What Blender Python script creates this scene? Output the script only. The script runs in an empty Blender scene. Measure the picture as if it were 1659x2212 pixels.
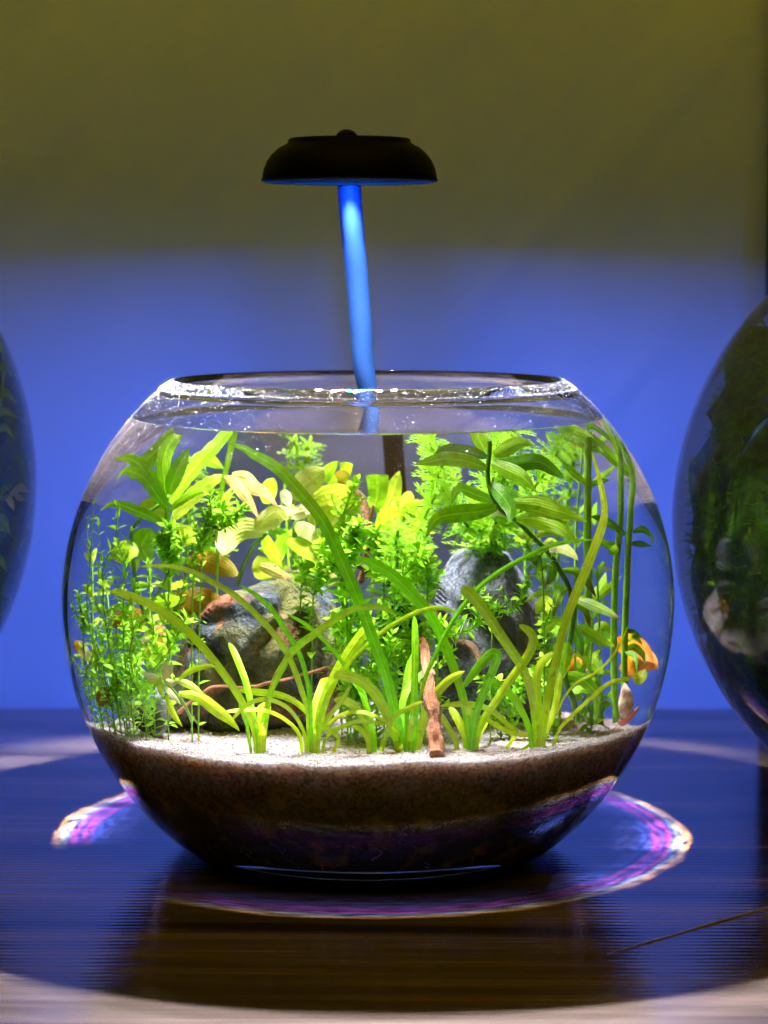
import bpy, bmesh, math, random
from mathutils import Vector, Matrix, noise

# ------------------------------------------------------------------ camera, world, light, exposure
sc = bpy.context.scene
R0 = random.Random(7)
K = 0.1 / 657.0            # metres per photo unit at the bowl's axis
F = 5050.0                 # focal length in photo units (photo width 1659)
CAM = Vector((34.5 * K, -5000 * K, 0.192))
PITCH = math.atan(536 / F)
cam = bpy.data.cameras.new('camera')
cam_o = bpy.data.objects.new('camera', cam)
sc.collection.objects.link(cam_o)
sc.camera = cam_o
cam.sensor_fit = 'VERTICAL'; cam.sensor_height = 36.0; cam.lens = 36.0 * F / 2212
cam.clip_start = 0.01; cam.clip_end = 20
cam.dof.use_dof = True; cam.dof.focus_distance = 0.715; cam.dof.aperture_fstop = 15
cam_o.location = CAM
cam_o.rotation_euler = (math.radians(90) - PITCH, 0, 0)

world = bpy.data.worlds.new('World'); sc.world = world; world.use_nodes = True
world.node_tree.nodes['Background'].inputs[0].default_value = (0.006, 0.005, 0.002, 1)
world.node_tree.nodes['Background'].inputs[1].default_value = 1.0

vs = sc.view_settings
vs.view_transform = 'Standard'; vs.look = 'None'; vs.exposure = 0.2; vs.gamma = 1.0; vs.use_curve_mapping = False
cy = sc.cycles
cy.use_denoising = True
cy.max_bounces = 20; cy.transmission_bounces = 20; cy.transparent_max_bounces = 16
cy.diffuse_bounces = 4; cy.glossy_bounces = 6
cy.caustics_refractive = True; cy.caustics_reflective = True; cy.blur_glossy = 0.0
cy.sample_clamp_indirect = 6.0
cy.use_adaptive_sampling = True; cy.adaptive_threshold = 0.015

LAMP = Vector((-0.0058, -0.0040, 0.2185))      # centre of the lamp's underside
LED_Z = 0.0028                             # the diodes sit this far up inside the lamp's lip

def area_light(name, loc, target, size, energy, color, spread=180, caustic=True, size_y=None):
    L = bpy.data.lights.new(name, 'AREA'); L.shape = 'SQUARE'; L.size = size
    L.energy = energy; L.color = color; L.spread = math.radians(spread)
    if size_y: L.shape = 'RECTANGLE'; L.size_y = size_y
    o = bpy.data.objects.new(name, L); sc.collection.objects.link(o)
    o.location = loc
    d = (Vector(target) - Vector(loc)).normalized()
    o.rotation_euler = d.to_track_quat('-Z', 'Y').to_euler()
    L.cycles.is_caustics_light = caustic
    return o

W_E, B_E = 2.1, 1.5
WHITE = (1.0, 0.94, 0.86)
N_WHITE = 10
led_spots = []
for i in range(N_WHITE):
    a = 2 * math.pi * (i + 0.5) / N_WHITE
    p = LAMP + Vector((0.0195 * math.cos(a), 0.0195 * math.sin(a), LED_Z))
    led_spots.append((p, 'white'))
    area_light('led_light_white', p, p - Vector((0, 0, 1)), 0.0026, W_E, WHITE, spread=86)
for i, c in enumerate(['red', 'green', 'red', 'red', 'green', 'red']):
    a = 2 * math.pi * (i + 0.5) / 6
    p = LAMP + Vector((0.0105 * math.cos(a), 0.0105 * math.sin(a), LED_Z))
    led_spots.append((p, c))
    col = {'red': (1, .05, .12), 'green': (.1, 1, .45), 'blue': (.05, .16, 1)}[c]
    area_light('led_light_' + c, p, p - Vector((0, 0, 1)), 0.0022, 0.10, col, spread=86)
BLUE = (0.002, 0.145, 1.0)
for x in (-0.0035, 0.0035):                # two rows of blue diodes across the lamp
    for y in (-0.0150, -0.0050, 0.0050, 0.0150): led_spots.append((LAMP + Vector((x, y, LED_Z)), 'blue'))
    p = LAMP + Vector((x, 0, LED_Z - .0002))
    area_light('led_light_blue', p, p + Vector((0, 0.0, -1)), 0.0022, B_E, BLUE, size_y=0.034)
for x in (-0.017, 0.017):                  # two warm lights added under the lamp to tint the wall
    p = LAMP + Vector((x * .4, -0.002, -.0003))
    area_light('led_light_white', p, p + Vector((0, 0, -1)), 0.0018, 0.16, (1.0, .60, .44), size_y=0.016)
# lamps of the two neighbouring bowls (same kind of lamp, their heads stand outside the picture)
for x, y in ((-0.29, 0.06), (0.29, 0.05)):
    for dz, q in ((.034, .07), (.022, .08), (.010, .09), (-.002, .10)):
        p = Vector((x, y, 0.2000 + dz))
        area_light('led_light_blue', p, p + Vector((0, .0, -1)), 0.02, B_E * q, BLUE)
p = Vector((-0.2375, 0.05, 0.203))
area_light('led_light_white', p, p - Vector((0, 0, 1)), 0.03, 0.7, WHITE, spread=76)
p = Vector((0.2125, 0.026, 0.199))
area_light('led_light_white', p, p - Vector((0, 0, 1)), 0.03, 0.22, WHITE, spread=80)
# unseen warm fill added overhead for the room's dim light
area_light('ceiling_fill', (0.1, -1.2, 2.5), (0.1, -1.2, 0), 3.0, 22.0, (1.0, 0.60, 0.02), caustic=False)
# unseen warm strip added above the view to wash the upper wall
area_light('wall_wash_fill', (0, -0.10, 0.75), (0, 0.2435, 0.455), 1.4, 0.95, (1.0, 0.52, 0.003), spread=52, caustic=False, size_y=0.06)

# Caustic ring on the table, projected by added unseen spots with banded colour.
RING_C, RING_R = (0.001, 0.0185), 0.1062
def ring_light(name, loc, target, energy, cone, a_mid, a_half, weak=1.0):
    L = bpy.data.lights.new(name, 'SPOT'); L.energy = energy; L.spot_size = math.radians(cone); L.spot_blend = .1; L.shadow_soft_size = .0006
    o = bpy.data.objects.new(name, L); sc.collection.objects.link(o); o.location = loc
    o.rotation_euler = (Vector(target) - Vector(loc)).to_track_quat('-Z', 'Y').to_euler()
    L.use_nodes = True
    nt = L.node_tree; N_ = nt.nodes; em = N_['Emission']
    def m(op, a, b=0.0, c=0.0):
        n = N_.new('ShaderNodeMath'); n.operation = op
        for i, q in enumerate((a, b, c)):
            if hasattr(q, 'is_output'): nt.links.new(q, n.inputs[i])
            else: n.inputs[i].default_value = q
        return n.outputs[0]
    g = N_.new('ShaderNodeNewGeometry'); sp = N_.new('ShaderNodeSeparateXYZ'); nt.links.new(g.outputs['Incoming'], sp.inputs[0])
    hx = m('SUBTRACT', loc[0] - RING_C[0], m('MULTIPLY', m('DIVIDE', sp.outputs[0], sp.outputs[2]), loc[2]))
    hy = m('SUBTRACT', loc[1] - RING_C[1], m('MULTIPLY', m('DIVIDE', sp.outputs[1], sp.outputs[2]), loc[2]))
    r = m('SQRT', m('ADD', m('MULTIPLY', hx, hx), m('MULTIPLY', hy, hy)))
    an = m('ARCTAN2', hy, hx)
    cb = N_.new('ShaderNodeCombineXYZ'); nt.links.new(m('MULTIPLY', an, 5.0), cb.inputs[0]); nt.links.new(m('MULTIPLY', r, 220.0), cb.inputs[1])
    nz = N_.new('ShaderNodeTexNoise'); nz.inputs['Scale'].default_value = 1.0; nt.links.new(cb.outputs[0], nz.inputs['Vector'])
    rr = m('ADD', r, m('MULTIPLY', m('SUBTRACT', nz.outputs['Fac'], .5), .006))
    rp = N_.new('ShaderNodeValToRGB'); nt.links.new(m('DIVIDE', m('SUBTRACT', rr, RING_R - .028), .032), rp.inputs[0])
    el = rp.color_ramp.elements
    stops = [(0, (0, 0, 0)), (.30, (.02, .03, .12)), (.50, (.05, .10, .55)), (.58, (.50, .10, .60)), (.64, (.06, .12, .9)), (.70, (.85, .14, .75)), (.75, (.08, .25, 1.0)), (.80, (.55, .75, .95)), (.85, (1.0, .85, .45)), (.88, (.9, .5, .12)), (.92, (0, 0, 0))]
    while len(el) < len(stops): el.new(.5)
    for e, (p_, c_) in zip(el, stops): e.position = p_; e.color = (*c_, 1)
    da = m('ABSOLUTE', m('SUBTRACT', an, a_mid))
    da = m('MINIMUM', da, m('SUBTRACT', 2 * math.pi, da))
    msk = m('SMOOTH_MIN', 1.0, m('MAXIMUM', m('MULTIPLY', m('SUBTRACT', a_half, da), 4.0), 0.0), .1)
    nt.links.new(rp.outputs[0], em.inputs['Color']); n2 = N_.new('ShaderNodeTexNoise'); n2.inputs['Scale'].default_value = 2.3; n2.inputs['Detail'].default_value = 4; nt.links.new(cb.outputs[0], n2.inputs['Vector'])
    brk = m('MULTIPLY', m('MAXIMUM', m('SUBTRACT', n2.outputs['Fac'], .30), 0.0), 3.6)
    nt.links.new(m('MULTIPLY', msk, m('MULTIPLY', brk, weak)), em.inputs['Strength'])
    L.cycles.is_caustics_light = False
RE = 6.0
ring_light('ring_projector_right', (0.107, 0.010, 0.056), (0.094, 0.010, 0), RE * .6, 150, -.12, .88)
ring_light('ring_projector_left', (-0.108, 0.030, 0.058), (-0.095, 0.035, 0), RE * .6, 150, math.pi - .30, .55)
ring_light('ring_projector_front', (0.0, -0.112, 0.060), (0.0, -0.088, 0), RE * .09, 140, -math.pi / 2, .72)

# ------------------------------------------------------------------ helpers
def link(o, parent=None):
    sc.collection.objects.link(o)
    if parent is not None:
        o.parent = parent
    return o

def tag(o, label=None, cat=None, group=None, kind=None):
    if label: o['label'] = label
    if cat: o['category'] = cat
    if group: o['group'] = group
    if kind: o['kind'] = kind
    return o

def empty(name, loc):
    o = bpy.data.objects.new(name, None); o.empty_display_size = 0.01
    o.location = loc
    return link(o)

def mesh_obj(name, v, f, mats, parent=None, mi=None, smooth=True, uv=None, base=None, recv=True):
    me = bpy.data.meshes.new(name)
    if base is not None:
        v = [(p[0] - base[0], p[1] - base[1], p[2] - base[2]) for p in v]
    me.from_pydata([tuple(p) for p in v], [], f)
    for m in (mats if isinstance(mats, (list, tuple)) else [mats]):
        me.materials.append(m)
    if mi: me.polygons.foreach_set('material_index', mi)
    if smooth: me.polygons.foreach_set('use_smooth', [True] * len(f))
    if uv:
        ul = me.uv_layers.new(name='UVMap')
        for lp in me.loops: ul.data[lp.index].uv = uv[lp.vertex_index]
    me.update()
    o = bpy.data.objects.new(name, me)
    o.cycles.is_caustics_receiver = recv
    return link(o, parent)

def lathe(profile, n=96):
    v, f = [], []
    for r, z in profile:
        for j in range(n):
            a = 2 * math.pi * j / n
            v.append((r * math.cos(a), r * math.sin(a), z))
    for i in range(len(profile) - 1):
        for j in range(n):
            f.append((i * n + j, i * n + (j + 1) % n, (i + 1) * n + (j + 1) % n, (i + 1) * n + j))
    return v, f

def smooth_path(pts, n):
    """Catmull-Rom through pts (lists of floats), n samples."""
    m = len(pts)
    out = []
    for i in range(n):
        s = i / (n - 1) * (m - 1)
        k = min(int(s), m - 2); t = s - k
        p1, p2 = pts[k], pts[k + 1]
        p0 = pts[k - 1] if k > 0 else [2 * a - b for a, b in zip(p1, p2)]
        p3 = pts[k + 2] if k + 2 < m else [2 * b - a for a, b in zip(p1, p2)]
        out.append([0.5 * (2 * b + (c - a) * t + (2 * a - 5 * b + 4 * c - d) * t * t + (3 * b - a - 3 * c + d) * t ** 3)
                    for a, b, c, d in zip(p0, p1, p2, p3)])
    return out

# ------------------------------------------------------------------ bowl geometry and sight lines through it
ZC, RA, BU, BL = 0.0822, 0.1, 0.0948, 0.1007
ZR, ZW, TG = 0.1518, 0.1420, 0.0021
def prof(z):
    b = BU if z > ZC else BL
    return RA * math.sqrt(max(0.0, 1 - ((z - ZC) / b) ** 2))

CP, SP = math.cos(PITCH), math.sin(PITCH)
def ray(px, py):
    x, y = (px - 829.5) / F, (1106 - py) / F
    return Vector((x, CP + y * SP, -SP + y * CP)).normalized()

def refract(d, n, eta):
    c = -d.dot(n)
    k = 1 - eta * eta * (1 - c * c)
    return (eta * d + (eta * c - math.sqrt(max(0, k))) * n).normalized()

def sight(px, py):
    """Where the sight line of a photo point runs inside the water: (origin, direction)."""
    d = ray(px, py); best = None
    for b, up in ((BU, True), (BL, False)):
        o = Vector((CAM.x / RA, CAM.y / RA, (CAM.z - ZC) / b)); e = Vector((d.x / RA, d.y / RA, d.z / b))
        A, B, C = e.dot(e), 2 * o.dot(e), o.dot(o) - 1
        q = B * B - 4 * A * C
        if q < 0: continue
        t = (-B - math.sqrt(q)) / (2 * A); h = CAM + d * t
        if (h.z > ZC) == up and (best is None or t < best[0]): best = (t, h, b)
    if best is None: return None
    t, h, b = best
    if h.z > ZW:                                   # through the dry glass, then the water's surface
        t2 = (ZW - h.z) / d.z
        h = h + d * t2
        return h, refract(d, Vector((0, 0, 1)), 1 / 1.333)
    n = Vector((h.x / RA ** 2, h.y / RA ** 2, (h.z - ZC) / b ** 2)).normalized()
    return h, refract(d, n, 1 / 1.333)

def inside(p, m=0.0045):
    p = p.copy()
    if p.z > ZW - 0.0012: p.z = ZW - 0.0012
    rm = prof(p.z) - TG - m
    r = math.hypot(p.x, p.y)
    if r > rm:
        p.x *= rm / r; p.y *= rm / r
    return p

def at(px, py, y):
    s = sight(px, py)
    if s is None:                                   # just past the outline: pull in
        px = 795 + (px - 795) * 0.97; s = sight(px, py)
        if s is None: return Vector(((px - 795) * K, y, 0.192 - (py - 570) * K))
    h, d = s
    t = (y - h.y) / d.y
    return h + d * t

def unit_at(px, py, y):
    a = at(px - 6, py, y); b = at(px + 6, py, y); c = at(px, py - 6, y); d = at(px, py + 6, y)
    return min(math.sqrt((b - a).length * (d - c).length) / 12, K * 1.3)

def sand_z(x, y):
    r = math.hypot(x, y)
    z = 0.0468 + 0.0034 * min(1.0, max(0.0, (y + .088) / .11)) * max(0.0, 1 - (r / 0.0925) ** 5)
    z += 0.0016 * noise.noise((x * 30, y * 30, 1.3)) + .0008 * noise.noise((x * 70, y * 70, 2.3)) + 0.0005 * noise.noise((x * 130, y * 130, 4.2))
    return z

def ground(px, py, default):
    s = sight(px, py)
    y = -0.088
    while s and y < 0.085:
        p = s[0] + s[1] * ((y - s[0].y) / s[1].y)
        if p.z < sand_z(p.x, p.y): return y
        y += 0.001
    return default

CROP = {'A': (300, 2200), 'B': (1000, 2200), 'C': (1700, 2200), 'D': (300, 1500), 'E': (1000, 1600), 'G': (1700, 1500)}
SRC = 1659 / 3024
def px_of(crop, x, y):
    ox, oy = CROP[crop]
    return (ox + x * 0.4822) * SRC, (oy + y * 0.4822) * SRC
ZU = 0.4822 * SRC                                    # one enlarged-crop unit in photo units

# ------------------------------------------------------------------ materials
class NT:
    def __init__(s, name):
        s.m = bpy.data.materials.new(name); s.m.use_nodes = True
        s.nt = s.m.node_tree; s.nt.nodes.clear()
        s.out = s.nt.nodes.new('ShaderNodeOutputMaterial')
    def n(s, t, **kw):
        nd = s.nt.nodes.new('ShaderNode' + t)
        for k, v in kw.items():
            if k in nd.inputs: s.set(nd, k, v)
            else: setattr(nd, k, v)
        return nd
    def set(s, nd, k, v):
        if hasattr(v, 'is_output'): s.nt.links.new(v, nd.inputs[k])
        else: nd.inputs[k].default_value = v
    def l(s, a, b): s.nt.links.new(a, b)
    def ramp(s, fac, stops):
        r = s.n('ValToRGB'); s.l(fac, r.inputs[0])
        el = r.color_ramp.elements
        while len(el) < len(stops): el.new(0.5)
        for e, (p, c) in zip(el, stops):
            e.position = p; e.color = (*c, 1) if len(c) == 3 else c
        return r.outputs[0]
    def math(s, op, a, b=0.0):
        m = s.n('Math', operation=op)
        for i, v in enumerate((a, b)):
            if hasattr(v, 'is_output'): s.l(v, m.inputs[i])
            else: m.inputs[i].default_value = v
        return m.outputs[0]
    def mix(s, fac, a, b, blend='MIX'):
        m = s.n('Mix', data_type='RGBA', blend_type=blend)
        for i, v in ((0, fac), (6, a), (7, b)):
            if hasattr(v, 'is_output'): s.l(v, m.inputs[i])
            elif i == 0: m.inputs[0].default_value = v
            else: m.inputs[i].default_value = (*v, 1)
        return m.outputs[2]
    def noise(s, scale, vec=None, detail=3, rough=.55):
        t = s.n('TexNoise'); t.inputs['Scale'].default_value = scale; t.inputs['Detail'].default_value = detail
        t.inputs['Roughness'].default_value = rough
        if vec is not None: s.l(vec, t.inputs['Vector'])
        return t.outputs['Fac']
    def coord(s, kind='Object', scale=(1, 1, 1), rot=(0, 0, 0)):
        t = s.n('TexCoord'); mp = s.n('Mapping')
        mp.inputs['Scale'].default_value = scale
        src = t.outputs[kind]
        if any(rot):
            m0 = s.n('Mapping'); m0.inputs['Rotation'].default_value = rot; s.l(src, m0.inputs['Vector']); src = m0.outputs[0]
        s.l(src, mp.inputs['Vector']); return mp.outputs[0]
    def bump(s, h, strength, dist):
        b = s.n('Bump'); b.inputs['Strength'].default_value = strength; b.inputs['Distance'].default_value = dist
        s.l(h, b.inputs['Height']); return b.outputs[0]
    def finish(s, sh): s.l(sh, s.out.inputs[0]); return s.m

def glass_mat(name, ior, color=(1, 1, 1)):
    t = NT(name)
    g = t.n('BsdfGlass', Roughness=0.0, IOR=ior); g.inputs['Color'].default_value = (*color, 1)
    return t.finish(g.outputs[0])

def leaf_mat(name, c1, c2, tip=None, trans=0.45, rough=0.32, pale=None, vein=24.0):
    t = NT(name)
    oi = t.n('ObjectInfo')
    uv = t.n('TexCoord').outputs['UV']
    sp = t.n('SeparateXYZ'); t.l(uv, sp.inputs[0])
    col = t.mix(oi.outputs['Random'], c1, c2)
    nz = t.noise(420, t.coord('Object'), 3)
    col = t.mix(t.ramp(nz, [(.35, (0, 0, 0)), (.7, (1, 1, 1))]), col, tuple(min(1, c * 1.5) for c in c1))
    w = t.math('SINE', t.math('MULTIPLY', sp.outputs[0], vein))
    col = t.mix(t.math('MULTIPLY', t.math('ADD', w, 1), .05), col, tuple(c * .45 for c in c1))
    mid = t.math('LESS_THAN', t.math('ABSOLUTE', t.math('SUBTRACT', sp.outputs[0], .5)), .05)
    col = t.mix(t.math('MULTIPLY', mid, .45), col, tuple(min(1, c * 1.6 + .02) for c in c2))
    if tip:
        n2 = t.noise(60, t.coord('Object'), 2)
        fac = t.math('MULTIPLY', t.ramp(t.math('ADD', sp.outputs[1], t.math('SUBTRACT', n2, .5)), [(.55, (0, 0, 0)), (.95, (1, 1, 1))]), .85)
        col = t.mix(fac, col, tip)
    if pale:
        n3 = t.noise(95, t.coord('Object'), 2)
        col = t.mix(t.ramp(n3, [(.42, (0, 0, 0)), (.62, (1, 1, 1))]), col, pale)
    spot = t.ramp(t.noise(230, t.coord('Object', (1, 1, 1), (.4, .7, 0)), 3), [(.66, (0, 0, 0)), (.74, (.75, .75, .75))])
    col = t.mix(spot, col, tuple(c * .45 + d_ for c, d_ in zip(c1, (.05, .02, 0))))
    bmp = t.bump(t.math('ADD', t.math('MULTIPLY', w, .35), t.math('MULTIPLY', t.noise(900, t.coord('Object')), 2.0)), .3, .0003)
    p = t.n('BsdfPrincipled', Roughness=rough); t.l(col, p.inputs['Base Color']); t.l(bmp, p.inputs['Normal'])
    tr = t.n('BsdfTranslucent'); t.l(t.mix(1.0, col, (1.0, 1.0, .5), 'MULTIPLY'), tr.inputs[0])
    mx = t.n('MixShader'); mx.inputs[0].default_value = trans
    t.l(p.outputs[0], mx.inputs[1]); t.l(tr.outputs[0], mx.inputs[2])
    return t.finish(mx.outputs[0])

def plain(name, color, rough=.5, metallic=0.0, spec=.5):
    t = NT(name)
    p = t.n('BsdfPrincipled', Roughness=rough, Metallic=metallic); p.inputs['Base Color'].default_value = (*color, 1)
    p.inputs['Specular IOR Level'].default_value = spec
    return t.finish(p.outputs[0])

M = {}
M['glass'] = glass_mat('clear glass', 1.5)
M['glass_wet'] = glass_mat('glass against water', 1.5 / 1.333)
M['water'] = glass_mat('water surface', 1.333)
M['blade'] = leaf_mat('grass leaf', (.40, .62, .015), (.60, .76, .03), trans=.6)
M['blade_deep'] = leaf_mat('deep green grass leaf', (.18, .55, .01), (.34, .68, .02), trans=.6)
M['hygro'] = leaf_mat('broad green leaf', (.20, .48, .010), (.38, .62, .018), trans=.45, vein=40)
M['dark_leaf'] = leaf_mat('dark green leaf', (.06, .24, .012), (.13, .34, .015), trans=.4, vein=40)
M['brown_tip'] = leaf_mat('green leaf with brown tip', (.15, .36, .02), (.22, .42, .03), tip=(.17, .07, .03), trans=.4)
M['yellow'] = leaf_mat('yellow green leaf', (.38, .55, .03), (.52, .62, .05), trans=.5, vein=40)
M['pale'] = leaf_mat('pale leaf', (.50, .60, .14), (.62, .66, .22), pale=(.80, .78, .62), trans=.4, vein=40)
M['pink'] = leaf_mat('pinkish leaf', (.55, .52, .16), (.62, .46, .18), tip=(.62, .28, .12), trans=.4)
M['amber'] = leaf_mat('amber leaf', (.20, .11, .006), (.30, .18, .010), pale=(.16, .17, .010), trans=.5, vein=40)
M['small'] = leaf_mat('small bright leaf', (.22, .54, .015), (.42, .66, .025), trans=.5, rough=.3)
M['feather'] = leaf_mat('feathery leaf', (.24, .56, .010), (.38, .68, .018), trans=.5)
M['cream'] = leaf_mat('cream leaf', (.70, .72, .40), (.78, .78, .55), trans=.35)
M['stem'] = leaf_mat('green stem', (.14, .34, .015), (.24, .44, .02), trans=.15, vein=12)
M['stem_dark'] = leaf_mat('dark stem', (.05, .15, .012), (.09, .20, .015), trans=.1, vein=12)
M['black'] = plain('black plastic', (.0016, .0016, .002), .5, spec=.06)
M['tube'] = plain('dark blue rubber tube', (.0002, .0030, .012), .6, spec=.04)

# ------------------------------------------------------------------ setting: table and wall
def table_mat():
    t = NT('dark wood grain table')
    fine = t.noise(1.0, t.coord('Object', (26, 900, 1)), 3)
    mid = t.noise(1.0, t.coord('Object', (5, 130, 1)), 4)
    big = t.noise(1.0, t.coord('Object', (1.6, 34, 1), (0, 0, .05)), 4)
    wv = t.n('TexWave', wave_type='BANDS', bands_direction='Y'); wv.inputs['Scale'].default_value = 95
    wv.inputs['Distortion'].default_value = 3.2; wv.inputs['Detail'].default_value = 2; wv.inputs['Detail Scale'].default_value = .25
    t.l(t.coord('Object', (.6, 1, 1)), wv.inputs['Vector'])
    col = t.mix(mid, (.060, .046, .046), (.26, .20, .20))
    col = t.mix(t.ramp(big, [(.42, (0, 0, 0)), (.60, (1, 1, 1))]), col, (.028, .021, .020))
    h = t.math('ADD', t.math('MULTIPLY', fine, .6), t.math('MULTIPLY', wv.outputs['Fac'], .42))
    p = t.n('BsdfPrincipled', IOR=1.8); t.l(col, p.inputs['Base Color'])
    t.l(t.ramp(t.math('ADD', t.math('MULTIPLY', big, .7), t.math('MULTIPLY', mid, .3)), [(.3, (.04,) * 3), (.7, (.15,) * 3)]), p.inputs['Roughness'])
    t.l(t.bump(h, .20, .0005), p.inputs['Normal'])
    return t.finish(p.outputs[0])

def wall_mat():
    t = NT('matt backdrop cloth')
    n1 = t.noise(1.0, t.coord('Object', (7, 1, 32), (0, .85, 0)), 2)
    n2 = t.noise(1.0, t.coord('Object', (24, 1, 5), (0, .35, 0)), 2)
    col = t.mix(t.noise(9, t.coord('Object'), 2), (.19, .31, .50), (.24, .37, .56))
    p = t.n('BsdfPrincipled', Roughness=.75); t.l(col, p.inputs['Base Color'])
    p.inputs['Specular IOR Level'].default_value = .2
    t.l(t.bump(t.math('ADD', n1, n2), .5, .006), p.inputs['Normal'])
    return t.finish(p.outputs[0])

WALL_Y = 0.2435
table = mesh_obj('table', [(-1.2, -1.1, 0), (1.2, -1.1, 0), (1.2, WALL_Y - .004, 0), (-1.2, WALL_Y - .004, 0),
                           (-1.2, -1.1, -.03), (1.2, -1.1, -.03), (1.2, WALL_Y - .004, -.03), (-1.2, WALL_Y - .004, -.03)],
                 [(0, 1, 2, 3), (7, 6, 5, 4), (0, 4, 5, 1), (1, 5, 6, 2), (2, 6, 7, 3), (3, 7, 4, 0)], table_mat(), smooth=False, recv=False)
tag(table, 'dark wood grain table top under the glass bowls', 'table', kind='structure')
nx, nz = 90, 60
v = []
for j in range(nz + 1):
    for i in range(nx + 1):
        x = -1.2 + 2.4 * i / nx; z = -.6 + 2.2 * j / nz
        v.append((x, WALL_Y + .0025 * noise.noise((x * 3.1 + z * 2, 3, z * 2.2)), z))
f = [(j * (nx + 1) + i, j * (nx + 1) + i + 1, (j + 1) * (nx + 1) + i + 1, (j + 1) * (nx + 1) + i) for j in range(nz) for i in range(nx)]
wall = mesh_obj('wall', v, f, wall_mat(), recv=False)
tag(wall, 'plain wrinkled backdrop wall lit blue behind the bowls', 'wall', kind='structure')

# ------------------------------------------------------------------ the bowl, its water and sand
OUTER = []
def bowl_mesh(name, scale, zr, zw, mats, parent, base_r=.046, prof=prof, n=128, lip=67):
    p = [(0.0005, .0022, 0), (base_r * .55, .0020, 0), (base_r * .80, .0012, 0), (base_r * .90, .0002, 0), (base_r, .0002, 0), (base_r * 1.05, .0012, 0)]
    z0 = .0034
    for i in range(56):
        z = z0 + (zr - z0) * i / 55; p.append((prof(z), z, 0))
    # shoulder and lip: the glass curls in towards the opening
    r_, z_ = prof(zr), zr
    e0 = math.degrees(math.atan2(prof(zr - .001) - prof(zr), .001))
    ins = []
    for i in range(14):
        e = math.radians(e0 + (lip - e0) * i / 13)
        r_ -= .0056 / 14 * math.sin(e); z_ += .0056 / 14 * math.cos(e)
        p.append((r_, z_, 0)); tl = TG * (1 - .68 * i / 13); ins.append((r_ - tl * math.cos(e), z_ - tl * math.sin(e)))
    (ra, za), (rb_, zb) = (r_, z_), ins[-1]
    for a in (45, 90, 135):
        a = math.radians(a); c = ((ra + rb_) / 2, (za + zb) / 2); t_ = (1 - math.cos(a)) / 2
        p.append((ra + (rb_ - ra) * t_ - .0003 * math.sin(a) * math.sin(e), za + (zb - za) * t_ + .0003 * math.sin(a) * math.cos(e), 0))
    for q in reversed(ins): p.append((q[0], q[1], 0))
    zr = min(zr, ins[0][1] - .0003)
    for i in range(9):
        z = zr + (zw - zr) * i / 8; p.append((prof(z) - TG, z, 0))
    k = len(p)
    for i in range(1, 50):
        z = zw + (.0085 - zw) * i / 49; p.append((prof(z) - TG, z, 1))
    p.append((.03, .0078, 1)); p.append((.0005, .0076, 1))
    OUTER.append([(r, z) for r, z, _ in p[6:76]])
    v, f = lathe([(r * scale, z * scale) for r, z, _ in p], n)
    mi = [0 if i < k - 1 else 1 for i in range(len(p) - 1) for _ in range(n)]
    return mesh_obj(name, v, f, mats, parent, mi=mi, recv=False)

bowl = empty('fish_bowl', (0, 0, 0))
tag(bowl, 'round clear glass bowl full of water plants in the middle of the table', 'bowl')
shell = bowl_mesh('glass_shell', 1, ZR, ZW, [M['glass'], M['glass_wet']], bowl)

# water surface with a small meniscus
pw = []
rw = prof(ZW) - TG
for i in range(40):
    r = rw * (i / 39); d = rw - r
    pw.append((max(r, 1e-5), ZW - .0012 + .0012 * math.exp(-d / .0012)))
v, f = lathe(pw, 128)
for i, p in enumerate(v):
    r = math.hypot(p[0], p[1])
    if r < rw - .004: v[i] = (p[0], p[1], p[2] + .00004 * noise.noise((p[0] * 60, p[1] * 60, 0)))
water = mesh_obj('water', v, f, M['water'], recv=False)
water.cycles.is_caustics_caster = True
tag(water, 'clear water filling the middle glass bowl', 'water', kind='structure')

def sand_mat():
    t = NT('fine white sand')
    co = t.coord('Object')
    vo = t.n('TexVoronoi'); vo.inputs['Scale'].default_value = 1050; t.l(co, vo.inputs['Vector'])
    grain = vo.outputs['Distance']
    wn = t.n('TexWhiteNoise'); t.l(vo.outputs['Color'], wn.inputs['Vector'])
    geo = t.n('NewGeometry'); sp = t.n('SeparateXYZ'); t.l(t.n('TexCoord').outputs['Object'], sp.inputs[0])
    big = t.noise(75, co, 3)
    clean = t.mix(wn.outputs['Value'], (.22, .20, .21), (.52, .48, .50))
    brown_sand = t.mix(wn.outputs['Value'], (.10, .055, .028), (.52, .33, .20))
    # brown below the surface layer, then shade painted in towards the bottom
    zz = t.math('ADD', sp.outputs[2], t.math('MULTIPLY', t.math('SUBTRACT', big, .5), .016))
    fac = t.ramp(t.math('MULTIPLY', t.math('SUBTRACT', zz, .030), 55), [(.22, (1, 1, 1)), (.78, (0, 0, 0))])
    col = t.mix(fac, clean, brown_sand)
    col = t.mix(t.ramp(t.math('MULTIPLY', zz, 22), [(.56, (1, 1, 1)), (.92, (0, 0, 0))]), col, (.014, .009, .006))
    gold = t.ramp(t.noise(120, co, 2), [(.55, (0, 0, 0)), (.72, (.6, .6, .6))])
    col = t.mix(t.math('MULTIPLY', gold, fac), col, (.50, .32, .05))
    p = t.n('BsdfPrincipled', Roughness=.75); t.l(col, p.inputs['Base Color'])
    p.inputs['Subsurface Weight'].default_value = 1.0
    p.inputs['Subsurface Radius'].default_value = (1.0, .74, .56)
    p.inputs['Subsurface Scale'].default_value = .011
    t.l(t.bump(grain, .9, .0009), p.inputs['Normal'])
    return t.finish(p.outputs[0])

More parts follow.
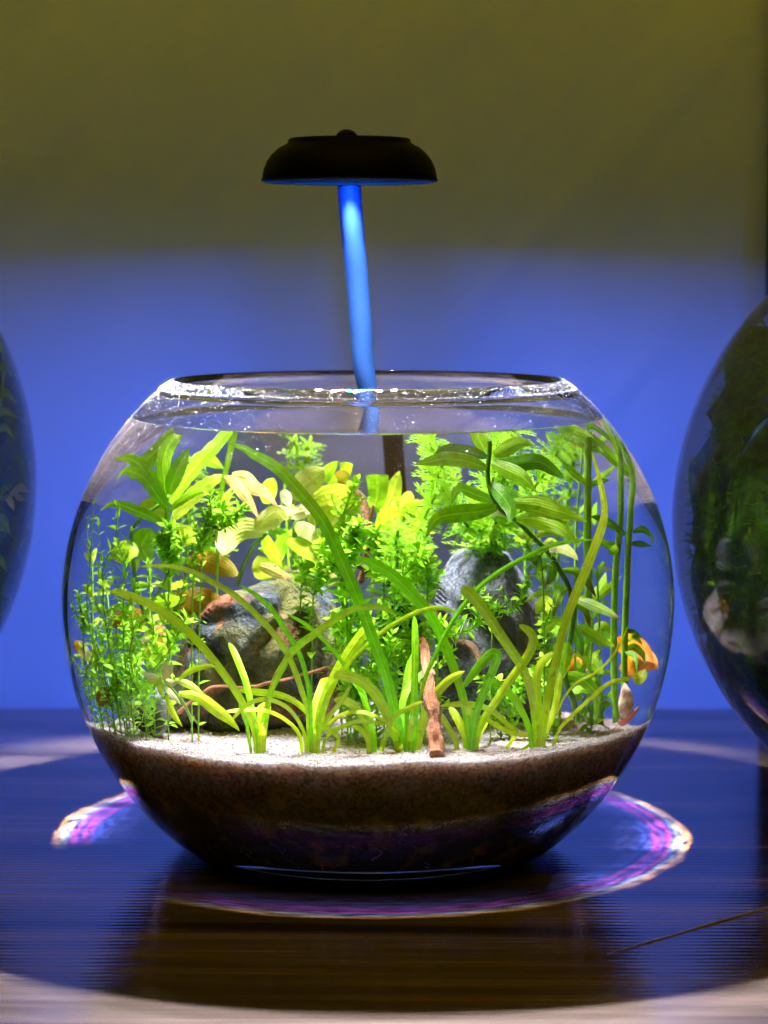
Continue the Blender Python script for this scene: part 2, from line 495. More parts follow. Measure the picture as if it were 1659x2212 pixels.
N = 160
v, f = [], []
rings = 46
zin = .0095
prs = []
for i in range(rings):
    prs.append(('top', (i + .02) / rings))
prs.append(('top', 1.0))
for i in range(1, 26): prs.append(('side', i / 25))
for kind, t_ in prs:
    for j in range(N):
        a = 2 * math.pi * j / N; ca, sa = math.cos(a), math.sin(a)
        ze = sand_z(.092 * ca, .092 * sa)
        re = prof(ze) - TG - .0005
        if kind == 'top':
            x, y = re * t_ * ca, re * t_ * sa
            z = sand_z(x, y) + (.0005 * noise.noise((x * 900, y * 900, 0)) if t_ < 1 else 0)
            v.append((x, y, z))
        else:
            z = ze + (zin - ze) * t_
            r = prof(z) - TG - .0005
            v.append((r * ca, r * sa, z))
v.append((0, 0, zin))
for i in range(len(prs) - 1):
    for j in range(N):
        f.append((i * N + j, (i + 1) * N + j, (i + 1) * N + (j + 1) % N, i * N + (j + 1) % N))
L_ = (len(prs) - 1) * N
for j in range(N): f.append((L_ + j, len(v) - 1, L_ + (j + 1) % N))
f.append(tuple(reversed(range(N))))
f = [q for q in f if len(q) < 100] + [tuple(range(N))]
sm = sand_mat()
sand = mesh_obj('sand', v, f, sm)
tag(sand, 'bed of fine white sand turning brown lower down in the middle bowl', 'sand', kind='stuff')

def grains():
    rng = random.Random(3); v, f = [], []
    for _ in range(9000):
        a = rng.uniform(0, 2 * math.pi)
        r = .0905 * math.sqrt(rng.random()) if rng.random() < .55 else rng.uniform(.07, .0905)
        x, y = r * math.cos(a), r * math.sin(a)
        if y > .03 and rng.random() < .7: continue
        s = rng.uniform(.00022, .00048)
        z = sand_z(x, y) + s * .4
        b = len(v)
        for dx, dy, dz in ((1, 0, 0), (-1, 0, 0), (0, 1, 0), (0, -1, 0), (0, 0, 1), (0, 0, -1)):
            q = rng.uniform(.7, 1.2)
            v.append((x + dx * s * q, y + dy * s * q, z + dz * s * q))
        for t3 in ((0, 2, 4), (2, 1, 4), (1, 3, 4), (3, 0, 4), (2, 0, 5), (1, 2, 5), (3, 1, 5), (0, 3, 5)):
            f.append(tuple(b + k for k in t3))
    return v, f
gv, gf = grains()
t = NT('sand grain'); geo = t.n('ObjectInfo')
p_ = t.n('BsdfPrincipled', Roughness=.4); t.l(t.ramp(t.noise(1400, t.coord('Object'), 1), [(.3, (.30, .26, .24)), (.6, (.66, .63, .64))]), p_.inputs['Base Color'])
go = mesh_obj('sand_grains', gv, gf, t.finish(p_.outputs[0]), sand, smooth=False)
go['kind'] = 'stuff'

# ------------------------------------------------------------------ leaf and stem builders
def width_blade(t): return min(1.0, .72 + .5 * t) * (1 if t < .72 else math.sqrt(max(0.0, 1 - ((t - .72) / .28) ** 2)) * .97 + .03)
def width_cut(t): return .65 + .4 * t if t < .93 else 1.02 * math.sqrt(max(0, 1 - ((t - .93) / .075) ** 2)) if t < 1 else .3
def width_lance(t): return max(.05, math.sin(math.pi * min(1, max(0, .06 + .94 * t)) ** .85) ** .8)
def width_oval(t): return max(.06, math.sqrt(max(0, 1 - (2 * min(1, t + .03) - 1) ** 2)))
WF = {'blade': width_blade, 'cut': width_cut, 'lance': width_lance, 'oval': width_oval}

def ribbon(pts3, wid, shape, n, across, fold, roll, rng, wavy=0.0, serr=0.0, thick=0.0):
    """pts3: path in space; wid: full width in metres. Returns v, f, uv."""
    path = [Vector(p) for p in smooth_path([list(p) for p in pts3], n)]
    v, f, uv = [], [], []
    ph = rng.uniform(0, 6)
    prev = None
    for i, p in enumerate(path):
        t = i / (n - 1)
        tg = (path[min(i + 1, n - 1)] - path[max(i - 1, 0)]).normalized()
        view = (p - CAM).normalized()
        side = tg.cross(view)
        if side.length < .15 and prev is not None: side = prev
        side.normalize()
        if prev is not None and side.dot(prev) < 0: side = -side
        prev = side
        nor = side.cross(tg).normalized()
        r = roll * (0.6 + .4 * math.sin(2.2 * t + ph))
        sd = side * math.cos(r) + nor * math.sin(r)
        nn = nor * math.cos(r) - side * math.sin(r)
        w = wid * WF[shape](t) * .5
        for k in range(across):
            u = k / (across - 1) * 2 - 1
            ww = w
            if serr and abs(u) == 1: ww *= 1 + serr * ((i % 3) - 1) * .5 + rng.uniform(-serr, serr) * .3
            off = nn * (fold * abs(u) * w + wavy * wid * math.sin(t * 9 + ph + u * 1.3) * abs(u))
            v.append(inside(p + sd * (u * ww) + off, .0012)); uv.append((k / (across - 1), t))
    for i in range(n - 1):
        for k in range(across - 1):
            a = i * across + k
            f.append((a, a + 1, a + across + 1, a + across))
    return v, f, uv

def tube(pts3, radii, n, sides=8, lump=0.0, rng=None, clampin=False):
    path = smooth_path([list(p) + [r] for p, r in zip(pts3, radii)], n)
    v, f, uv = [], [], []
    up = Vector((.3, .2, 1)).normalized()
    for i, q in enumerate(path):
        p = Vector(q[:3]); a = Vector(path[max(i - 1, 0)][:3]); b = Vector(path[min(i + 1, n - 1)][:3])
        tg = (b - a).normalized()
        s = tg.cross(Vector((0, 1, .05))).normalized(); w = s.cross(tg)
        for k in range(sides):
            an = 2 * math.pi * k / sides
            r = q[3]
            if lump:
                d = Vector((math.cos(an), math.sin(an), 0))
                r *= 1 + lump * (noise.noise((d.x * 1.1 + p.x * 260, d.y * 1.1 + p.z * 190, p.y * 200)) * 1.5 + noise.noise((d.x * 3 + p.x * 300, d.y * 3 + p.z * 500, 7)) * .7)
            c = p + (s * math.cos(an) + w * math.sin(an)) * r
            if clampin: c = inside(c, .0012)
            v.append(c); uv.append((k / sides, i / (n - 1)))
    for i in range(n - 1):
        for k in range(sides):
            f.append((i * sides + k, i * sides + (k + 1) % sides, (i + 1) * sides + (k + 1) % sides, (i + 1) * sides + k))
    f.append(tuple(range(sides - 1, -1, -1))); f.append(tuple((n - 1) * sides + k for k in range(sides)))
    return v, f, uv

def leaf(parent, base, crop, pts, w, y0, y1, mat, shape='lance', roll=.5, fold=.25, wavy=0.0, serr=0.0, n=None, across=5, name='leaf', bulge=0.0, root_in=False):
    rng = random.Random(int(pts[0][0] * 7 + pts[-1][1] * 3 + w))
    P = []
    m = len(pts)
    us = []
    for i, (x, y) in enumerate(pts):
        t = i / (m - 1)
        d = y0 + (y1 - y0) * t + bulge * math.sin(math.pi * t)
        px, py = px_of(crop, x, y)
        P.append(inside(at(px, py, d))); us.append(unit_at(px, py, d))
    u = sorted(us)[len(us) // 2]
    if root_in:
        g = P[0].copy(); g.z = sand_z(g.x, g.y) - .0012
        if P[0].z - g.z > .0015: P.insert(0, Vector((g.x * .7 + base[0] * .3, g.y * .7 + base[1] * .3, g.z)))
        else: P[0] = g
    wid = w * ZU * u / max(.5, math.cos(roll * .8)) 
    n = n or max(9, 3 * m + 3)
    sgn = -1 if roll < 0 else 1
    v, f, uv = ribbon(P, wid, shape, n, across, fold, roll, rng, wavy, serr)
    return mesh_obj(name, v, f, M[mat], parent, uv=uv, base=base)

def stalk(parent, base, crop, pts, w, y0, y1, mat, name='stem', taper=.7, nodes=0.0, sides=8):
    P, Rr = [], []
    m = len(pts)
    for i, (x, y) in enumerate(pts):
        t = i / (m - 1); d = y0 + (y1 - y0) * t
        px, py = px_of(crop, x, y)
        P.append(inside(at(px, py, d), .004)); Rr.append(max(.00018, w * ZU * unit_at(px, py, d) * .5 * (1 - (1 - taper) * t)))
    v, f, uv = tube(P, Rr, max(8, m * 5), sides, clampin=True)
    mesh_obj(name, v, f, M[mat], parent, uv=uv, base=base)
    return P

def base_of(crop, x, y, default=-.03, hi=.05):
    px, py = px_of(crop, x, y)
    d = min(ground(px, py, default), hi)
    p = inside(at(px, py, d))
    p.z = sand_z(p.x, p.y) - .001
    return p, d

# ------------------------------------------------------------------ grass plants (rosettes of strap leaves)
def rosette(label, crop, bx, by, leaves, default=-.05):
    p, d = base_of(crop, bx, by, default, hi=-.048)
    root = empty('grass_plant', p)
    tag(root, label, 'water plant', 'strap leaved grass plants in the sand')
    rng = random.Random(int(bx + by))
    for L in leaves:
        cr, pts, w = L[0], L[1], L[2]
        o = L[3] if len(L) > 3 else {}
        dy = o.get('dy', rng.uniform(-.012, .018))
        leaf(root, p, cr, pts, w * 1.05, d + rng.uniform(-.002, .003), d + dy, o.get('m', 'blade'), o.get('s', 'blade'),
             roll=o.get('roll', rng.uniform(.35, .75) * (1 if rng.random() < .8 else -1)), fold=.22, n=max(16, len(pts) * 4), across=4 if w < 40 else 5, root_in=pts[0][1] > 1340)
    return root

rosette('grass plant with long pale leaves arching far left before the dark rock', 'B', 50, 1430, [
    ('A', [(1460, 1420), (1400, 1260), (1290, 1060), (1130, 840), (960, 640), (800, 500), (620, 380), (430, 300), (270, 285), (150, 320)], 58, dict(dy=-.012)),
    ('A', [(1480, 1430), (1430, 1200), (1390, 1020), (1340, 880), (1290, 760), (1245, 685)], 48, dict(m='blade_deep')),
    ('B', [(60, 1430), (100, 1250), (150, 1060), (230, 900), (330, 740), (520, 600), (700, 470), (850, 390), (970, 320)], 58, dict(dy=.012, m='blade_deep')),
    ('B', [(90, 1430), (130, 1150), (190, 950), (330, 760), (560, 570), (760, 440), (930, 395), (1060, 410), (1170, 470)], 52, dict(dy=-.008)),
    ('A', [(1400, 1380), (1370, 1280), (1330, 1180)], 28, dict(m='blade_deep')),
    ('B', [(30, 1430), (10, 1330), (-60, 1240)], 30),
    ('B', [(60, 1430), (75, 1280), (90, 1170)], 85, dict(m='blade', s='cut')),
])
rosette('grass plant with two tall thin leaves crossing the dark rock', 'B', 470, 1440, [
    ('B', [(450, 1440), (440, 1250), (390, 1080), (320, 880), (250, 740), (140, 590), (0, 440), (-100, 350), (-220, 260), (-350, 190), (-480, 120), (-650, 70), (-800, 60), (-940, 68)], 48, dict(dy=-.010)),
    ('B', [(465, 1400), (455, 1150), (430, 980), (390, 830), (330, 700), (250, 580), (150, 420), (60, 340), (0, 285), (-120, 215)], 42, dict(m='blade_deep', dy=.0)),
    ('B', [(480, 1440), (505, 1200), (560, 1040), (605, 965)], 80, dict(s='cut')),
    ('B', [(510, 1440), (560, 1200), (640, 1000), (720, 850), (820, 700), (920, 570), (990, 500)], 72, dict(dy=.01)),
    ('B', [(520, 1440), (600, 1360), (700, 1280), (820, 1245), (940, 1260), (1080, 1330), (1180, 1420)], 36, dict(dy=-.004)),
    ('B', [(590, 1460), (700, 1380), (830, 1330), (970, 1330), (1080, 1360)], 32, dict(dy=-.004)),
    ('B', [(540, 1380), (640, 1250), (720, 1150), (790, 1030)], 38, dict(m='yellow')),
    ('B', [(510, 1430), (580, 1150), (740, 900), (900, 720), (1100, 560), (1300, 450), (1450, 405), (1570, 410), (1680, 460)], 32, dict(dy=.0)),
    ('B', [(370, 1430), (270, 1320), (130, 1245), (-20, 1225), (-140, 1235), (-250, 1250)], 38, dict(dy=-.006)),
    ('B', [(410, 1430), (340, 1290), (250, 1200), (120, 1150), (0, 1165), (-100, 1230), (-190, 1330)], 36, dict(dy=-.010)),
    ('B', [(430, 1250), (340, 1170), (200, 1110), (0, 1085), (-130, 1070)], 46, dict(dy=.008)),
    ('B', [(500, 1440), (570, 1340), (640, 1280)], 50, dict(m='yellow')),
    ('B', [(690, 1470), (620, 1400), (520, 1340)], 36),
])
rosette('short grass plant with one wide leaf bent left between two tall ones', 'B', 955, 1485, [
    ('B', [(960, 1480), (900, 1320), (820, 1210), (740, 1160), (650, 1150)], 66, dict(dy=-.004)),
    ('B', [(985, 1490), (950, 1300), (890, 1100), (830, 1000), (750, 880)], 54, dict(m='blade_deep')),
    ('B', [(980, 1480), (930, 1200), (800, 960), (640, 740), (500, 600), (380, 510), (260, 450)], 26, dict(dy=.004, m='blade_deep')),
    ('B', [(930, 1480), (880, 1400), (800, 1360)], 40),
    ('B', [(1060, 1480), (1090, 1390), (1130, 1300)], 45, dict(m='yellow')),
])
rosette('large grass plant with the longest broad leaf leaning to the upper left', 'B', 1250, 1535, [
    ('B', [(1200, 1530), (1150, 1250), (1080, 960), (1000, 740), (900, 460), (830, 280), (730, 50), (620, -194), (520, -364), (420, -484), (300, -624), (200, -724), (100, -794), (0, -844), (-72, -892), (-202, -942)], 92, dict(dy=-.012, roll=.4, m='blade_deep')),
    ('B', [(1220, 1530), (1230, 1200), (1260, 1000), (1285, 780)], 80, dict(m='blade_deep')),
    ('B', [(1280, 1530), (1300, 1200), (1310, 800), (1310, 620), (1305, 460)], 64, dict(m='blade_deep', dy=.008)),
    ('B', [(1210, 1500), (1200, 1250), (1240, 1080), (1340, 960), (1500, 830)], 58, dict(m='blade_deep')),
    ('B', [(1170, 1480), (1080, 1270), (1000, 1120), (900, 1020), (800, 970), (700, 950), (650, 955)], 80, dict(dy=-.010)),
    ('B', [(1310, 1530), (1330, 1250), (1370, 1080), (1400, 960), (1470, 800), (1540, 650), (1672, 430), (1752, 330), (1852, 220), (2012, 100), (2212, -10), (2402, -102), (2602, -142), (2782, -157)], 40, dict(dy=-.004, m='blade_deep')),
    ('B', [(1330, 1540), (1370, 1350), (1420, 1200), (1500, 1080), (1600, 980), (1722, 915)], 72, dict(dy=-.006)),
    ('B', [(1100, 1340), (1180, 1260), (1280, 1210), (1385, 1165)], 42),
    ('B', [(1190, 1530), (1160, 1420), (1080, 1330)], 55),
    ('B', [(1265, 1530), (1275, 1400), (1290, 1280)], 50, dict(m='yellow')),
])
rosette('grass plant with a leaf folded over in front of the grey rock', 'C', 310, 1455, [
    ('B', [(1752, 1450), (1712, 1180), (1650, 960), (1590, 800), (1530, 650), (1440, 470), (1350, 360), (1250, 250), (1120, 130), (980, 50), (830, -10)], 88, dict(dy=.010, m='blade_deep')),
    ('C', [(330, 1450), (370, 1230), (440, 1050), (500, 900), (535, 800), (500, 770), (440, 810), (380, 880), (320, 960), (250, 1055)], 74, dict(dy=-.012, m='blade_deep', roll=.3)),
    ('C', [(360, 1450), (430, 1290), (540, 1130), (640, 980), (740, 850), (800, 750), (825, 660), (790, 590), (710, 540)], 74, dict(dy=-.008)),
    ('C', [(270, 1450), (200, 1290), (140, 1210)], 58),
    ('C', [(180, 1460), (100, 1320), (60, 1250)], 44),
    ('C', [(680, 1430), (600, 1340), (500, 1250), (380, 1200), (230, 1185), (60, 1200)], 46, dict(dy=-.004)),
    ('C', [(850, 1460), (700, 1430), (600, 1400), (460, 1320), (370, 1280)], 36, dict(dy=.0)),
    ('C', [(310, 1450), (310, 1300), (300, 1190)], 60, dict(m='yellow')),
    ('C', [(380, 1450), (420, 1370), (450, 1320)], 40),
])
rosette('grass plant with a blunt leaf and a tall straight leaf leaning right', 'C', 880, 1425, [
    ('C', [(850, 1420), (820, 1150), (750, 920), (650, 760), (540, 600), (420, 420), (330, 310), (245, 235)], 92, dict(s='cut', dy=-.014, roll=.3)),
    ('C', [(870, 1420), (865, 1200), (850, 1000), (880, 870), (940, 800), (1000, 770)], 64, dict(dy=.002)),
    ('C', [(900, 1420), (940, 1150), (1000, 870), (1060, 620), (1120, 420), (1180, 270), (1290, 0), (1350, -160), (1450, -360), (1560, -550), (1640, -660)], 76, dict(dy=-.006, roll=.35)),
    ('C', [(920, 1440), (990, 1250), (1030, 1050), (1040, 920)], 52),
    ('C', [(1010, 1280), (1080, 1130), (1180, 1010), (1330, 930), (1450, 820), (1540, 680), (1600, 540)], 26, dict(dy=-.002)),
    ('C', [(1035, 1395), (1150, 1270), (1280, 1150), (1420, 1030), (1550, 985), (1650, 985)], 36, dict(dy=-.002)),
    ('C', [(800, 1410), (740, 1260), (660, 1130), (570, 1040), (480, 1000), (380, 960)], 56, dict(dy=.006, m='blade_deep')),
    ('C', [(880, 1420), (890, 1300), (900, 1200)], 60, dict(m='yellow')),
])

# ------------------------------------------------------------------ rocks
def rock(name, label, outline, y0, th, mat, seed, amp=.0022, cuts=(), sub=5, grooves=(), facets=12, blunt=.55):
    pts = [at(x * SRC, y * SRC, y0) for x, y in outline]
    cx = sum(p.x for p in pts) / len(pts); cz = sum(p.z for p in pts) / len(pts)
    pol = sorted((math.atan2(p.z - cz, p.x - cx), math.hypot(p.x - cx, p.z - cz)) for p in pts)
    def rad(a):
        for i in range(len(pol)):
            a0, r0 = pol[i - 1]; a1, r1 = pol[i]
            if i == 0: a0 -= 2 * math.pi
            if a0 <= a <= a1: return r0 + (r1 - r0) * (a - a0) / max(1e-6, a1 - a0)
        a0, r0 = pol[-1]; a1, r1 = pol[0]; a1 += 2 * math.pi
        return r0 + (r1 - r0) * (a - a0) / max(1e-6, a1 - a0)
    bm = bmesh.new(); bmesh.ops.create_icosphere(bm, subdivisions=sub, radius=1)
    prng = random.Random(int(seed * 13)); planes = []
    ext = [p_.x - cx for p_ in pts], [p_.z - cz for p_ in pts]
    hx, hz = max(map(abs, ext[0])), max(map(abs, ext[1]))
    for _ in range(facets):
        nv = Vector((prng.gauss(0, 1), -abs(prng.gauss(0, 1)) - .3, prng.gauss(0, 1) + .2)).normalized()
        planes.append((nv, prng.uniform(.62, .82) * math.sqrt((nv.x * hx) ** 2 + (nv.y * th) ** 2 + (nv.z * hz) ** 2)))
    for q in bm.verts:
        d = q.co.normalized()
        h = math.hypot(d.x, d.z)
        r = rad(math.atan2(d.z, d.x)) if h > 1e-6 else 0
        s = h ** blunt
        yy = math.copysign(abs(d.y) ** .75, d.y)
        p = Vector((d.x / max(h, 1e-6) * r * s, yy * th, d.z / max(h, 1e-6) * r * s))
        for nrm, dist in cuts:
            nv = Vector(nrm).normalized(); e = p.dot(nv) - dist
            if e > 0: p -= nv * e * .9
        for nv, dist in planes:
            e = p.dot(nv) - dist
            if e > 0: p -= nv * e * .92
        o = Vector((seed * 3.1, seed * 1.7, seed))
        rid = 1 - abs(noise.noise(p * 55 + o)) * 2
        for gz, gs, gw, gd in grooves:
            g_ = p.z - gz - gs * p.x
            p -= d * gd * math.exp(-(g_ / gw) ** 2) * (1 if p.y < 0 else 0)
        p += d * amp * (noise.noise(p * 40 + o) * 1.2 + rid * .5 + noise.noise(p * 130 + o) * .5 + noise.noise(p * 380 + o) * .2)
        q.co = p
    me = bpy.data.meshes.new(name); bm.to_mesh(me); bm.free()
    me.materials.append(mat)
    me.polygons.foreach_set('use_smooth', [True] * len(me.polygons))
    o = bpy.data.objects.new(name, me); o.location = (cx, y0, cz)
    o.cycles.is_caustics_receiver = True
    link(o); tag(o, label, 'rock')
    return o

def rock_dark_mat():
    t = NT('mossy dark rock')
    co = t.coord('Object')
    n1 = t.noise(75, co, 4); n2 = t.noise(48, co, 4); n3 = t.noise(62, t.coord('Object', (1, 1, 1), (1, 2, 0)), 4); n4 = t.noise(520, co, 4, .75); n5 = t.noise(210, co, 3)
    col = t.ramp(n4, [(.38, (.003, .006, .014)), (.5, (.012, .024, .045)), (.62, (.045, .075, .11)), (.74, (.14, .20, .24))])
    col = t.mix(t.ramp(n1, [(.46, (0, 0, 0)), (.55, (1, 1, 1))]), col, t.mix(n4, (.001, .002, .003), (.010, .012, .011)))
    col = t.mix(t.ramp(n2, [(.45, (0, 0, 0)), (.53, (1, 1, 1))]), col, t.mix(n5, (.006, .010, .001), (.11, .12, .008)))
    col = t.mix(t.ramp(n3, [(.52, (0, 0, 0)), (.60, (1, 1, 1))]), col, t.mix(n5, (.05, .014, .006), (.36, .12, .045)))
    p = t.n('BsdfPrincipled', Roughness=.75); t.l(col, p.inputs['Base Color'])
    t.l(t.bump(t.math('ADD', t.math('MULTIPLY', n4, .8), n5), 1.0, .003), p.inputs['Normal'])
    return t.finish(p.outputs[0])

def rock_grey_mat():
    t = NT('blue grey granite')
    co = t.coord('Object')
    n4 = t.noise(800, co, 4, .8); n1 = t.noise(42, co, 3); n2 = t.noise(160, co, 3)
    col = t.ramp(n4, [(.36, (.02, .028, .05)), (.46, (.09, .115, .17)), (.56, (.19, .225, .31)), (.68, (.36, .40, .48))])
    col = t.mix(t.ramp(t.math('ADD', n1, t.math('MULTIPLY', n2, .3)), [(.68, (0, 0, 0)), (.76, (.85, .85, .85))]), col, t.mix(n4, (.006, .007, .009), (.04, .04, .035)))
    p = t.n('BsdfPrincipled', Roughness=.6); t.l(col, p.inputs['Base Color'])
    t.l(t.bump(t.math('ADD', n4, n2), 1.0, .0018), p.inputs['Normal'])
    return t.finish(p.outputs[0])
M['rock_dark'] = rock_dark_mat(); M['rock_grey'] = rock_grey_mat()

rock('dark_rock', 'rough dark rock with moss and rusty patches behind the grass', [(640, 2840), (666, 2770), (690, 2682), (772, 2518), (859, 2390), (975, 2359), (1087, 2311), (1159, 2245), (1207, 2270), (1270, 2296), (1312, 2407), (1318, 2615), (1312, 2730), (1300, 2885), (1150, 2900), (941, 2890), (760, 2870)],
     .004, .020, M['rock_dark'], 1.0, .0020, cuts=[((-.75, -.7, .25), .024), ((.5, -.8, .3), .019)], sub=6, grooves=[(.004, 1.3, .004, .006), (-.004, -.5, .002, .003), (.012, .2, .002, .002)])
rock('grey_rock', 'tall pale blue grey rock with a flat sloping top', [(1705, 2380), (1720, 2300), (1753, 2229), (1782, 2185), (1883, 2165), (1989, 2190), (2037, 2272), (2066, 2335), (2115, 2470), (2163, 2538), (2160, 2640), (2140, 2720), (2080, 2870), (1970, 2890), (1800, 2880), (1735, 2770), (1748, 2537)],
     .012, .020, M['rock_grey'], 5.0, .0017, cuts=[((.05, -.80, .60), .0235), ((.85, -.45, .2), .0235)], sub=6, grooves=[(.0035, -.45, .0026, .0040), (-.010, .5, .0014, .0018)], facets=4, blunt=.40)
rock('small_rock', 'small speckled stone on the sand under the pale flower', [(530, 2830), (545, 2760), (590, 2712), (640, 2725), (665, 2800), (660, 2870), (600, 2890)], -.014, .008, M['rock_grey'], 9.0, .0012, sub=4)
M['orange'] = leaf_mat('orange decaying leaf', (.62, .24, .006), (.74, .34, .01), pale=(.52, .14, .006), trans=.45, vein=40)

# ------------------------------------------------------------------ driftwood roots
def wood_mat(name, a, b):
    t = NT(name)
    n1 = t.noise(1.0, t.coord('UV', (9, 60, 1)), 4); n2 = t.noise(240, t.coord('Object'), 4)
    g = t.noise(1.0, t.coord('UV', (40, 6, 1)), 3)
    col = t.mix(t.ramp(t.math('ADD', t.math('MULTIPLY', n1, .5), t.math('MULTIPLY', g, .5)), [(.38, (0, 0, 0)), (.62, (1, 1, 1))]), a, b)
    col = t.mix(t.ramp(n2, [(.55, (0, 0, 0)), (.72, (.8, .8, .8))]), col, tuple(c * .25 for c in a))
    p = t.n('BsdfPrincipled', Roughness=.7); t.l(col, p.inputs['Base Color'])
    t.l(t.bump(t.math('ADD', g, n2), .8, .0014), p.inputs['Normal'])
    return t.finish(p.outputs[0])
M['wood'] = wood_mat('orange brown driftwood', (.15, .045, .015), (.50, .20, .075))
M['wood_dark'] = wood_mat('dark brown driftwood', (.06, .028, .015), (.24, .11, .05))

def root(label, segs, mat='wood'):
    first = segs[0]
    px, py = px_of(first[0], *first[1][0])
    base = at(px, py, first[3])
    o = empty('driftwood_root', base); tag(o, label, 'driftwood', 'driftwood roots among the plants')
    for cr, pts, w, y0, y1, m, tap in segs:
        P, Rr = [], []
        for i, (x, y) in enumerate(pts):
            t_ = i / (len(pts) - 1); d = y0 + (y1 - y0) * t_
            px, py = px_of(cr, x, y)
            P.append(inside(at(px, py, d))); Rr.append(max(.0002, w * ZU * unit_at(px, py, d) * .5 * (1 - (1 - tap) * t_)))
        v, f, uv = tube(P, Rr, len(pts) * 9, 16, lump=.34)
        mesh_obj('branch', v, f, M[m], o, uv=uv, base=base)

root('thick orange brown root standing upright in the front sand', [
    ('B', [(1490, 1600), (1490, 1500), (1480, 1380), (1465, 1260), (1430, 1150), (1425, 1050), (1445, 960)], 118, -.062, -.046, 'wood', .85),
    ('B', [(1440, 1010), (1410, 860), (1380, 700), (1340, 560), (1290, 430)], 84, -.046, -.012, 'wood', .8)])
root('dark root crossing from the middle down over the grey rock', [
    ('B', [(760, -20), (900, 70), (1030, 150), (1200, 250), (1380, 360), (1480, 470), (1560, 580), (1640, 680), (1722, 690), (1800, 750), (1850, 850)], 66, -.004, -.026, 'wood_dark', .8)])
root('forked brown twig rising behind the long broad leaf', [
    ('E', [(870, 1440), (910, 1250), (930, 1100), (940, 950), (980, 815)], 54, .0, -.004, 'wood', .45),
    ('E', [(935, 1010), (905, 900), (895, 780), (830, 690)], 66, .004, .008, 'wood_dark', .9)])
root('curved brown root beside the dark rock', [
    ('B', [(590, 1330), (640, 1180), (690, 1060), (720, 900), (745, 740), (800, 570)], 88, -.022, -.014, 'wood_dark', .6),
    ('B', [(860, 700), (820, 620), (800, 575)], 50, -.012, -.014, 'wood', .8)])
root('thin reddish root lying across the dark rock', [
    ('A', [(830, 1260), (920, 1180), (1000, 1130), (1100, 1050), (1250, 1045), (1400, 1050), (1600, 1010), (1790, 965), (2050, 890)], 30, -.034, -.030, 'wood', .7)])

# ------------------------------------------------------------------ broad leaved stem plants
def stem_plant(name, label, group, base_spec, stems, leaves, default=.01):
    p, d = base_of(*base_spec, default)
    root_ = empty(name, p); tag(root_, label, 'water plant', group)
    for s in stems: stalk(root_, p, *s)
    for L in leaves:
        cr, pts, w, y0, y1, m = L[:6]; o = L[6] if len(L) > 6 else {}
        leaf(root_, p, cr, pts, w, y0, y1, m, o.get('s', 'lance'), roll=o.get('roll', .45), fold=o.get('fold', .18), wavy=o.get('wavy', .03), serr=o.get('serr', 0), n=o.get('n', 18), across=7 if w > 60 else 5, bulge=o.get('b', 0))
    return root_
BG = 'broad leaved water plants'
S = dict(serr=.10, n=26)
stem_plant('broad_leaf_plant', 'tall broad leaved plant with toothed leaves at the left', BG, ('A', 560, 1240), [
    ('A', [(700, 830), (600, 560), (520, 330), (470, 50), (290 + 180, -250), (740 - 60, -440)], 42, .012, .0, 'stem_dark'),
    ('D', [(750, 1260), (740, 1100), (745, 940)], 46, -.004, -.008, 'stem')], [
    ('D', [(740, 960), (712, 700), (740, 560), (790, 440), (815, 365)], 150, -.008, -.004, 'hygro', dict(s='cut', **S)),
    ('D', [(760, 930), (800, 800), (860, 660), (925, 555)], 125, -.010, -.018, 'hygro', S),
    ('D', [(770, 1000), (880, 830), (1000, 670), (1150, 520), (1280, 440), (1400, 395)], 110, -.008, .004, 'hygro', S),
    ('D', [(740, 1010), (650, 880), (560, 740), (480, 660), (390, 630), (300, 650)], 96, -.010, -.016, 'hygro', S),
    ('D', [(735, 1040), (650, 920), (560, 800), (470, 750), (390, 740), (330, 810)], 88, -.010, -.022, 'hygro', S),
    ('D', [(740, 1190), (600, 1110), (480, 1060), (380, 1020), (280, 1010), (200, 1060)], 78, -.008, -.016, 'hygro', S),
    ('D', [(760, 1060), (860, 980), (1000, 910), (1190, 890)], 62, -.008, -.012, 'hygro', S),
    ('D', [(760, 1080), (680, 1060), (600, 1050), (505, 1050)], 190, .004, .010, 'yellow', dict(s='oval')),
    ('D', [(790, 1130), (880, 1020), (1000, 900), (1130, 810), (1240, 770)], 125, -.002, .004, 'yellow', S),
    ('D', [(950, 700), (1000, 650), (1080, 640), (1200, 720)], 120, .004, .010, 'hygro', dict(s='oval')),
])
